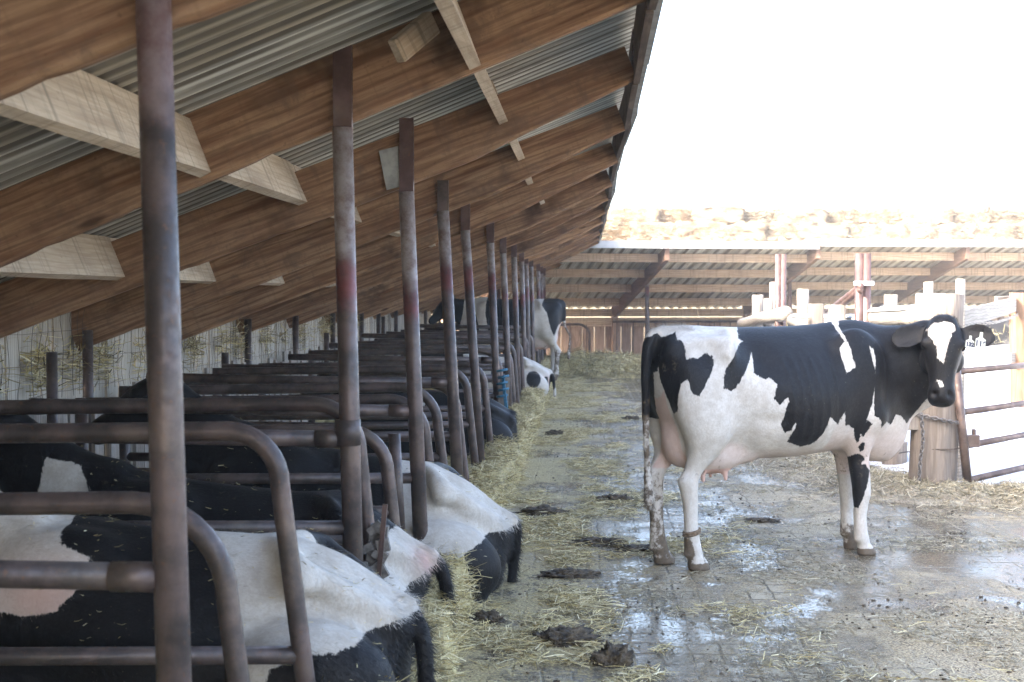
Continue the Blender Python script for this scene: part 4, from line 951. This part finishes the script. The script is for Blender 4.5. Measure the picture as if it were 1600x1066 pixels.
for row in range(4):
    for i in range(18):
        o = bales[k] if k < 6 else dup(bales[rnd.randrange(6)]); k += 1
        x = -6.0+i*1.16+(row % 2)*.55+rnd.uniform(-.05, .05)
        o.location = Mf @ Vector((x, 8.0+row*.10+rnd.uniform(-.12, .12), 2.35+.21+row*.42+rnd.uniform(-.02, .02)))
        o.rotation_euler = (rnd.uniform(-.06, .06), rnd.uniform(-.05, .05), FY-R(6)+rnd.uniform(-.08, .08)+(math.pi if rnd.random() < .5 else 0)); o.scale = (1, 1, 1+rnd.uniform(-.08, .08))
        tag(o, ['weathered straw bale in the lowest course just above the white eave', 'weathered straw bale in the second course of the stack behind the far shed', 'weathered straw bale in the third course of the stack behind the far shed', 'snow-dusted straw bale in the topmost course against the sky'][row], 'straw bale', 'stacked straw bales behind the far shed, course %s' % ('one', 'two', 'three', 'four')[row])

rngb = np.random.default_rng(9); pb = []
for _ in range(14000):
    row = rngb.integers(4); pb.append(tuple(Mf @ Vector((-6+20*rngb.random(), 7.55+row*.10+rngb.normal(0, .05), 2.36+row*.42+.42*rngb.random()))))
BALE_STRAW = pb
# ------------------------------------------------------------------ snow, hay and fence on the right
def snow_z(x, y):
    h = .02+.30*sst(12.4, 17, y)+.42*sst(17, 23, y)-.25*sst(25, 30, y)
    h += .10*nz((x*.7, y*.5, 3))+.03*nz((x*3, y*2.5, 1))
    e = 2.95+.25*nz((y*.5, 0, 6))
    h = h*float(sst(e-.5, e+.7, x))-.10*float(1-sst(e-.6, e, x))
    h = h*float(sst(11.7, 13.2, y+.25*nz((x*.8, 3, 3))))-.06*float(1-sst(11.7, 12.3, y))
    return float(h)
sheet('snow', 2.1, 16, 11.5, 30, 150, 190, snow_z, M['snow'], 'bright snow lying beyond the gate')
def post(px, ytop, Y, w, mat, label, top=None, name='fence_post', square=False, lean=0.0, zb=-.1, group='posts of the fence right of the yard'):
    t = at(px, ytop, Y); bm = bmesh.new(); r = w/2; n = 72 if w > .3 else 16; rings = []
    for i in range(9):
        f = i/8; z = zb+(t.z-zb)*f; ring = []
        for j in range(n):
            a = 2*math.pi*j/n; c, s = math.cos(a), math.sin(a)
            if square: q = (math.copysign(abs(c)**.35, c)*r*.9, math.copysign(abs(s)**.35, s)*r*.9)
            else:
                k = 1+.05*nz((c*2+px, s*2, z*1.2))+.03*math.sin(a*5+px)
                if w > .3:
                    for a0, dp in ((4.75, .10), (4.35, .05), (5.2, .06), (3.9, .07), (5.7, .05), (1.2, .08)): k -= dp*(.6+.4*nz((z*1.5, a0*3, 2)))*math.exp(-((a-a0-.06*nz((z*2, a0, 7)))/.035)**2)
                q = (c*r*k, s*r*k)
            ring.append(Vector((q[0]+lean*(z-t.z), q[1], z+(.018*nz((c*2+px, s*2, 5)) if i == 8 else 0))))
        rings.append(ring)
    loft(bm, rings); o = obj(name, bm, mat); o.location = (t.x, t.y, 0); o.rotation_euler = (0, 0, random.random()*.4-.2); 
    o.data.polygons.foreach_set('use_smooth', [abs(p.normal.z) < .7 and not square for p in o.data.polygons])
    tag(o, label, 'post', group); return o
post(1184, 461, 25, .20, M['post2'], 'short pale fence post leftmost in the cluster behind the cow')
post(1201, 467, 23.6, .16, M['post'], 'yellowish debarked fence post beside the steel uprights')
post(1210, 441, 24.4, .17, M['post2'], 'tall pale fence post just left of the steel uprights')
post(1255, 452, 20.6, .17, M['post2'], 'tall pale fence post just right of the left pair of steel uprights')
post(1275, 475, 17.5, .20, M['post2'], 'square grey timber post above the middle of the cow', square=True)
post(1308, 477, 16.9, .20, M['post2'], 'square reddish grey timber post in front of the diagonal braces', square=True)
post(1392, 461, 14.6, .15, M['post2'], 'short square pale post left of the big gate post', square=True)
post(1451, 441, 13.0, .085, M['log'], 'slim pale stake left behind the big gate post')
post(1501, 437, 12.9, .085, M['log'], 'slim pale stake right behind the big gate post')
post(1592, 458, 17, .22, M['post_brown'], 'brown fence post at the right edge carrying the rails', lean=-.02)
post(1398, 690, 14.0, .24, M['post'], 'short stump post low beside the chest of the standing cow')
gp = post(1467, 459, 12.15, .39, M['post'], 'big old cracked gate post behind the head of the standing cow', name='gate_post', lean=.03)
# nailed block on the gate post
bm = bmesh.new(); bbox(bm, (0, 0, 0), (.20, .16, .15)); o = obj('wood_block', bm, M['post2']); o.location = at(1428, 657, 12.1); tag(o, 'weathered wooden block fixed to the left of the gate post under the cow head', 'block')
# steel uprights with bracket and braces
def steel_pair(x1, x2, ytop, Y, bracket, lab):
    a = at(x1, ytop, Y); b = at(x2, ytop, Y); g = empty('steel_frame', ((a.x+b.x)/2, Y, 0)); tag(g, lab, 'frame', 'steel frames in the fence line')
    for p in (a, b):
        bm = bmesh.new(); tube(bm, [(p.x-g.location.x, 0, -.1), (p.x-g.location.x, 0, p.z)], .05, 10); obj('upright', bm, M['redsteel'], g, smooth=True)
    if bracket:
        c = at((x1+x2)/2, 443, Y-.1); bm = bmesh.new(); bbox(bm, (0, -.06, c.z), (abs(b.x-a.x)+.14, .05, .05)); obj('bracket', bm, M['flash'], g)
        for q in (0, 1):
            s = at(x1+2, 447+q*5, Y-.12); e = at(1291+q*4, 489+q*4, Y+3.0)
            bm = bmesh.new(); tube(bm, [s-g.location, e-g.location], .035, 8); obj('brace', bm, M['redsteel'], g, smooth=True)
steel_pair(1216, 1224, 397, 22.2, False, 'left pair of red-brown steel uprights in the fence')
steel_pair(1343, 1354, 396, 15.6, True, 'right pair of red-brown steel uprights with diagonal braces')
# logs and boards used as rails
def rail(p0, p1, r, mat, lab, flat=None):
    p0, p1 = Vector(p0), Vector(p1); d = p1-p0; L = d.length; bm = bmesh.new()
    if flat: bbox(bm, (0, 0, 0), (flat[0], L, flat[1]))
    else: tube(bm, [(0.02*nz((i, r*50, 1)), -L/2+L*i/6, .02*nz((i, r*70, 4))) for i in range(7)], [r*(1+.08*nz((i, 3, r*40))) for i in range(7)], 14)
    o = obj('fence_rail', bm, mat, smooth=not flat); o.location = (p0+p1)/2; o.rotation_euler = d.to_track_quat('Y', 'Z').to_euler(); tag(o, lab, 'rail', 'rails of the fence right of the yard'); return o
def snowcap(o, L, r):
    bm = bmesh.new(); n = 24; rings = []
    for i in range(n+1):
        y = -L/2+L*i/n; k = min(1, i/2, (n-i)/2)*.9+.1; rings.append([Vector((r*1.05*math.cos(a)*k, y, r*.55+ (r*.45*k+.03*nz((y*2, r, 3)))*math.sin(a))) for a in [math.pi*j/8 for j in range(9)]])
    loft(bm, rings); s = obj('snow_cap', bm, M['snow'], o, smooth=True)
a, b = at(1228, 489, 21.5), at(1160, 507, 26.5); o = rail(a, b, .11, M['log'], 'thick snow-capped log with its cut end showing, lying left in the fence')
a, b = at(1440, 494, 12.6), at(1352, 496, 16.6); o = rail(a, b, .10, M['log'], 'snow-capped log rail running back from the big gate post'); snowcap(o, (b-a).length, .10)
a, b = at(1352, 506, 16.6), at(1240, 502, 21.5); o = rail(a, b, .11, M['log'], 'snow-capped log rail behind the back of the standing cow'); snowcap(o, (b-a).length, .11)
rail(at(1503, 499, 13.2), at(1586, 476, 16.9), .05, M['log'], 'broad pale board rail right of the gate post', flat=(.03, .17))
rail(at(1556, 474, 16.8), at(1660, 470, 19), .05, M['log'], 'pale board rail on the brown post at the right edge', flat=(.03, .16))
rail(at(1578, 560, 16.8), at(1640, 545, 18), .05, M['log'], 'low pale board rail on the brown post at the right edge', flat=(.03, .12))
bm = bmesh.new(); a, b = at(1500, 503, 13.2), at(1590, 492, 16.8)
for k in range(2): tube(bm, [a+(b-a)*(i/40)+Vector((0, 0, .012*math.sin(i*1.3+k*3.1)-.05*math.sin(math.pi*i/40))) for i in range(41)], .007, 5)
tag(obj('barbed_wire', bm, M['log']), 'barbed wire strung between the gate post and the brown post', 'wire')
# pipe gate hinged by the gate post
gt = at(1494, 578, 12.0); gb_ = at(1514, 772, 12.0); g = empty('yard_gate', (gb_.x, gb_.y, 0)); tag(g, 'rusty pipe gate standing in the snow right of the big gate post', 'gate')
gd = Vector((.62, .785, 0)); g0 = Vector(g.location)
bm = bmesh.new(); tube(bm, [at(1492, 560, 12.0)-g0, at(1514, 774, 12.0)-g0], .037, 12); obj('hinge_upright', bm, M['gatesteel'], g, smooth=True)
for nm, (px, py) in (('top_rail', (1494, 581)), ('rail', (1500, 645)), ('rail', (1507, 697)), ('bottom_rail', (1511, 751))):
    s = at(px, py, 12.0); bm = bmesh.new(); tube(bm, [s-g0, s+gd*3.2-g0], .027, 10); obj(nm, bm, M['gatesteel'], g, smooth=True)
bm = bmesh.new(); s = at(1512, 690, 11.97)-g0; bbox(bm, s+gd*.06, (.14, .05, .10)); bbox(bm, s+gd*.12+Vector((0, 0, .03)), (.025, .05, .13)); obj('latch', bm, M['gatesteel'], g)
bm = bmesh.new(); s = at(1514, 774, 12.0)+gd*3.2; tube(bm, [Vector((s.x, s.y, 0))-g0, Vector((s.x, s.y, 1.05))-g0], .035, 10); obj('latch_upright', bm, M['gatesteel'], g, smooth=True)
# chain round the post
bm = bmesh.new()
def chain(bm, pts, step=.034, r=.0055, lw=.014, ll=.026):
    P_ = smooth_path(pts, 8); d = 0; k = 0; last = P_[0]; acc = []
    for a, b in zip(P_, P_[1:]):
        L = (b-a).length; 
        while d < L:
            acc.append((a+(b-a)*(d/L), (b-a).normalized())); d += step
        d -= L
    for k, (p, t) in enumerate(acc):
        u = t.orthogonal().normalized(); u = Matrix.Rotation(math.pi/2*(k % 2)+.5, 3, t) @ u
        tube(bm, [p+t*ll*math.cos(a)+u*lw*math.sin(a) for a in [2*math.pi*i/10 for i in range(11)]], r, 5, cap=False)
pc = gp.location
ring = []
for i in range(13):
    a = R(-190)+R(205)*i/12; ring.append(Vector((pc.x-.02+.225*math.cos(a), pc.y+.225*math.sin(a), .655+.03*math.sin(i*.5)-.03*math.sin(math.pi*i/12))))
chain(bm, ring+[at(1500, 640, 12.0)])
chain(bm, [at(1440, 650, 11.93), at(1442, 690, 11.93), at(1438, 720, 11.93), at(1436, 765, 11.93)])
tag(obj('chain', bm, M['chain'], smooth=True), 'steel chain looped round the big gate post and gate upright', 'chain')
bm = bmesh.new(); tube(bm, [Vector((pc.x+.205*math.cos(a), pc.y+.205*math.sin(a), .38+.01*i/14)) for i, a in [(i, R(-190)+R(200)*i/14) for i in range(15)]], .005, 6)
tube(bm, smooth_path([at(1405, 708, 13.8), at(1420, 706, 13.0), at(1436, 707, 12.2)], 4), .006, 6)
tag(obj('tie_wire', bm, M['wire']), 'loose tie wire wrapped low round the big gate post', 'wire')
# dark cattle far right behind the fence
for px, py, Y, lab in ((1535, 512, 28.5, 'dark cow lying in shade far right behind the barbed wire'), (1600, 512, 27.5, 'dark cow lying at the right edge behind the brown post')):
    o = bpy.data.objects.new('dairy_cow', c4_.data); COL.objects.link(o); p = at(px, py, Y); o.location = (p.x-.6, Y, .45); o.rotation_euler = (0, 0, R(170)); tag(o, lab, 'cow', 'dairy cows')

# ------------------------------------------------------------------ hay, straw strands, dung
HP = smooth_path([(1.75, 17.0, 0), (2.05, 14.6, 0), (2.35, 13.0, 0), (2.75, 12.0, 0), (3.5, 11.75, 0), (4.4, 11.7, 0), (6.5, 11.8, 0)], 10)
hpa = np.array([(p.x, p.y) for p in HP])
def hay_d(x, y): return float(np.min(np.hypot(hpa[:, 0]-x, hpa[:, 1]-y)))
def hay_z(x, y):
    d = hay_d(x, y)+.10*nz((x*2, y*2, 1)); t = max(0.0, 1-d/.62)
    return -.05+(.15+.05*nz((x*5, y*5, 3))+.04*nz((x*13, y*13, 6)))*(t**.7) if t > 0 else -.06
o = sheet('hay', 1.0, 7.0, 10.8, 18, 170, 190, hay_z, M['haybank'], 'grey trampled hay heaped round the gate post', kind='stuff'); o['category'] = 'hay'
def strands(name, base, lens, width, mat, label, tilt=.25, seed=0, dirs=None):
    rng = np.random.default_rng(seed); n = len(base); base = np.asarray(base, float)
    th = rng.uniform(0, 2*np.pi, n); el = np.abs(rng.normal(0, tilt, n))
    d = np.stack([np.cos(th)*np.cos(el), np.sin(th)*np.cos(el), np.sin(el)], 1)
    L = rng.uniform(*lens, n)[:, None]; w = (width*rng.uniform(.6, 1.4, n))[:, None]
    side = np.cross(d, np.array([0, 0, 1.0])+rng.normal(0, .5, (n, 3))); side /= np.linalg.norm(side, axis=1, keepdims=True)+1e-9
    bend_ = np.cross(side, d)*rng.normal(0, .12, (n, 1))*L
    a = base-d*L*.5; b = base+bend_; c = base+d*L*.5
    a[:, 2] = np.maximum(a[:, 2], base[:, 2]-.004); 
    V = np.empty((n, 6, 3)); V[:, 0] = a-side*w/2; V[:, 1] = a+side*w/2; V[:, 2] = b-side*w/2; V[:, 3] = b+side*w/2; V[:, 4] = c-side*w/3; V[:, 5] = c+side*w/3
    i0 = (np.arange(n)*6)[:, None]; F_ = np.concatenate([i0+np.array([0, 1, 3, 2]), i0+np.array([2, 3, 5, 4])], 1).ravel()
    o = npmesh(name, V.reshape(-1, 3), F_, 4, mat, None, False)
    setattr_(o.data, 'tone', np.repeat(rng.uniform(0, 1, n), 6)); o['kind'] = 'stuff'; o['label'] = label; o['category'] = name.split('_')[-1] if False else 'straw'
    return o
rng = np.random.default_rng(21); pts = []
while len(pts) < 46000:
    y = 4.6+26*rng.random()**1.9; x = -.62+abs(rng.normal(0, .85)); 
    if x > 2.6: continue
    if x < -.25 and rng.random() < .55: continue
    cl = nz((x*1.5, y*.9, 4))*.7+nz((x*4, y*3, 8))*.5
    if cl < -.12+.22*max(0, x-.1)+rng.random()*.45: continue
    pts.append((x, y, yard_z(x, y)+.006+.02*rng.random()**2))
strands('loose_straw', pts, (.025, .15), .0038, M['straw'], 'loose yellow straw strewn along the kerb side of the yard', .10, 1)
pts = []
while len(pts) < 34000:
    y = 5.2+10*rng.random()**1.5; x = .2+5.0*rng.random()
    if nz((x*1.2, y*1.2, 14))+nz((x*4, y*4, 18))*.5 < -.1+rng.random()*.5: continue
    pts.append((x, y, yard_z(x, y)+.005+.012*rng.random()**2))
strands('litter_straw', pts, (.015, .075), .0036, M['hay'], 'short trampled hay litter over the right of the yard', .10, 2)
pts = []
while len(pts) < 42000:
    y = 3.6+28*rng.random()**1.7; x = -1.25+.72*rng.random()
    if x > -.56: continue
    z = bed_z(x, y); pts.append((x+rng.normal(0, .02), y, z+.012+.03*rng.random()**2))
for _ in range(5000):                          # straw hanging over the kerb face
    y = 4.2+20*rng.random()**1.5; pts.append((-.615+rng.normal(0, .02), y, .02+.20*rng.random()))
strands('bedding_straw', pts, (.04, .18), .004, M['straw'], 'yellow bedding straw spilling over the stall kerb', .35, 3)
pts = []
while len(pts) < 15000:
    i = rng.integers(len(HP)); x = HP[i].x+rng.normal(0, .33); y = HP[i].y+rng.normal(0, .28)
    z = hay_z(x, y); pts.append((x, y, max(z, 0)+.01+.025*rng.random()**2))
strands('loose_hay', pts, (.04, .17), .0045, M['hay'], 'loose hay over the heap by the gate post', .4, 4)
pts = []
for _ in range(6500):
    x = -2.2+5*rng.random(); y = 28.7+2.6*rng.random(); pts.append((x, y, max(0, fb_z(x, y))+.03*rng.random()))
strands('far_straw', pts, (.10, .40), .009, M['hayfar'], 'straw lying on the bank below the far shed wall', .5, 5)
pts = []
for k in range(11000):                          # straw caught behind the hog wire
    y = 3.2+20*rng.random()**1.3; c = nz((y*1.7, 0, 31))+.4*nz((y*5, 0, 33))
    if c < .02+.15*rng.random(): continue
    z = 1.16+.17*c+.11*rng.normal()*.8; pts.append((-3.49+rng.normal(0, .025), y, z))
strands('wall_straw', pts, (.08, .26), .007, M['straw'], 'straw tufts caught behind the wire on the back wall', .5, 6)
pts = []
for k in range(4500):
    i = rng.random(); x = 3.4+9*rng.random(); y = 27+2.5*rng.random(); pts.append((x, y, float(snow_z(x, y))+.12+.22*rng.random()))
strands('dry_grass', pts, (.15, .45), .012, M['hayfar'], 'dry grass stems standing out of the snow at the back', 1.0, 7)
strands('bale_straw', BALE_STRAW, (.12, .38), .014, M['balestraw'], 'shaggy loose straw sticking out of the stacked bales', .35, 8)
# crumbs of dung over the yard (uncountable) and the larger heaps
rng = np.random.default_rng(5); n = 5500; V = []; F_ = []
ico = bmesh.new(); bmesh.ops.create_icosphere(ico, subdivisions=1, radius=1); iv = [v.co.copy() for v in ico.verts]; ifc = [[v.index for v in f.verts] for f in ico.faces]; ico.free()
while n > 0:
    y = 5+22*rng.random()**1.8; x = -.5+4.9*rng.random()
    if x > 3.0 and y > 11: continue
    if nz((x*1.4, y*1.1, 44)) < rng.random()*.6-.28: continue
    r = .0025+.008*rng.random()**4; o_ = len(V); z = yard_z(x, y)
    for v in iv: V.append((x+v.x*r*rng.uniform(.7, 1.6), y+v.y*r*rng.uniform(.7, 1.5), z+v.z*r*.7+r*.3))
    for f in ifc: F_ += [i+o_ for i in f]
    n -= 1
o = npmesh('dung_crumbs', V, F_, 3, M['manure'], None, True); o['kind'] = 'stuff'; o['label'] = 'crumbs of trampled dung over the wet yard'; o['category'] = 'dung'
def heap(px, py, w, h, lab, asp=.6, seed=0):
    w *= .62; h *= .8; p = gnd(px, py); s = bmesh.new(); bmesh.ops.create_icosphere(s, subdivisions=5, radius=1.0); W_ = w*p.y/2243
    for v in s.verts:
        q = v.co.copy(); d = 1+.40*nz((q.x*1.9+seed*3, q.y*1.9, q.z*2))+.34*nz((q.x*5+seed, q.y*5, q.z*5))+.22*nz((q.x*13, q.y*13+seed, q.z*13))
        v.co = Vector((q.x*W_*d, q.y*W_*asp*d, max(-.02, q.z*h*d*1.25)))
    o = obj('dung_heap', s, M['manure'], smooth=True); o.location = p; tag(o, lab, 'dung', 'dung heaps in the yard')
for i, a in enumerate([(958, 783, 46, .05, 'flat dark dung heap on the wet concrete left of the cow hind legs'), (880, 1003, 85, .06, 'long ridge of dung and straw at the bottom of the yard'), (958, 1040, 52, .085, 'rounded dark dung lump nearest the bottom edge'),
                       (868, 679, 24, .05, 'small dung heap in mid yard left of the standing cow'), (760, 972, 42, .05, 'dung-caked patch under the overhanging black buttocks'), (846, 803, 60, .05, 'strawy dung ridge along the kerb in mid yard'), (893, 900, 70, .035, 'low strawy dung smear in the left of the yard'),
                       (985, 655, 20, .04, 'small dark dung pat behind the cow tail'), (1190, 815, 40, .025, 'flat dung pat below the belly of the standing cow'), (820, 690, 12, .05, 'little brown dung lump by the blue rope'), (1000, 860, 55, .03, 'flat strawy dung smear by the hind hooves'), (940, 850, 60, .035, 'long flat dung smear left of the leg band')]):
    heap(*a, seed=i)
# straw bits lying on the backs of the near cows
def bits(o, n, seed):
    me = o.data; co = coords(me); no = normals(me); rng = np.random.default_rng(seed)
    idx = np.where((no[:, 2] > .1) & (co[:, 2] > .3) & (co[:, 0] < .9))[0]; i = rng.choice(idx, n)
    s = strands('straw_bits', co[i]+no[i]*.008, (.012, .04), .003, M['straw'], 'straw bits', .15, seed); del s['label']; del s['category']; s.parent = o
bits(c1_, 420, 3); bits(c2_, 300, 4); bits(c3_, 160, 5)

# ------------------------------------------------------------------ thin haze volume, added to lighten the far end like glare
bm = bmesh.new(); box(bm, (14, 27, 2.9), (60, 74, 8.0)); hz = obj('haze', bm, None); tag(hz, 'added pale haze that lightens the far end of the yard like glare', kind='stuff')
hm = bpy.data.materials.new('haze'); hm.use_nodes = True; nt = hm.node_tree; nt.nodes.remove(nt.nodes['Principled BSDF']); pv = nt.nodes.new('ShaderNodeVolumePrincipled')
pv.inputs['Density'].default_value = .002; pv.inputs['Color'].default_value = (.93, .95, .97, 1); nt.links.new(pv.outputs[0], nt.nodes['Material Output'].inputs['Volume'])
hz.data.materials.append(hm)
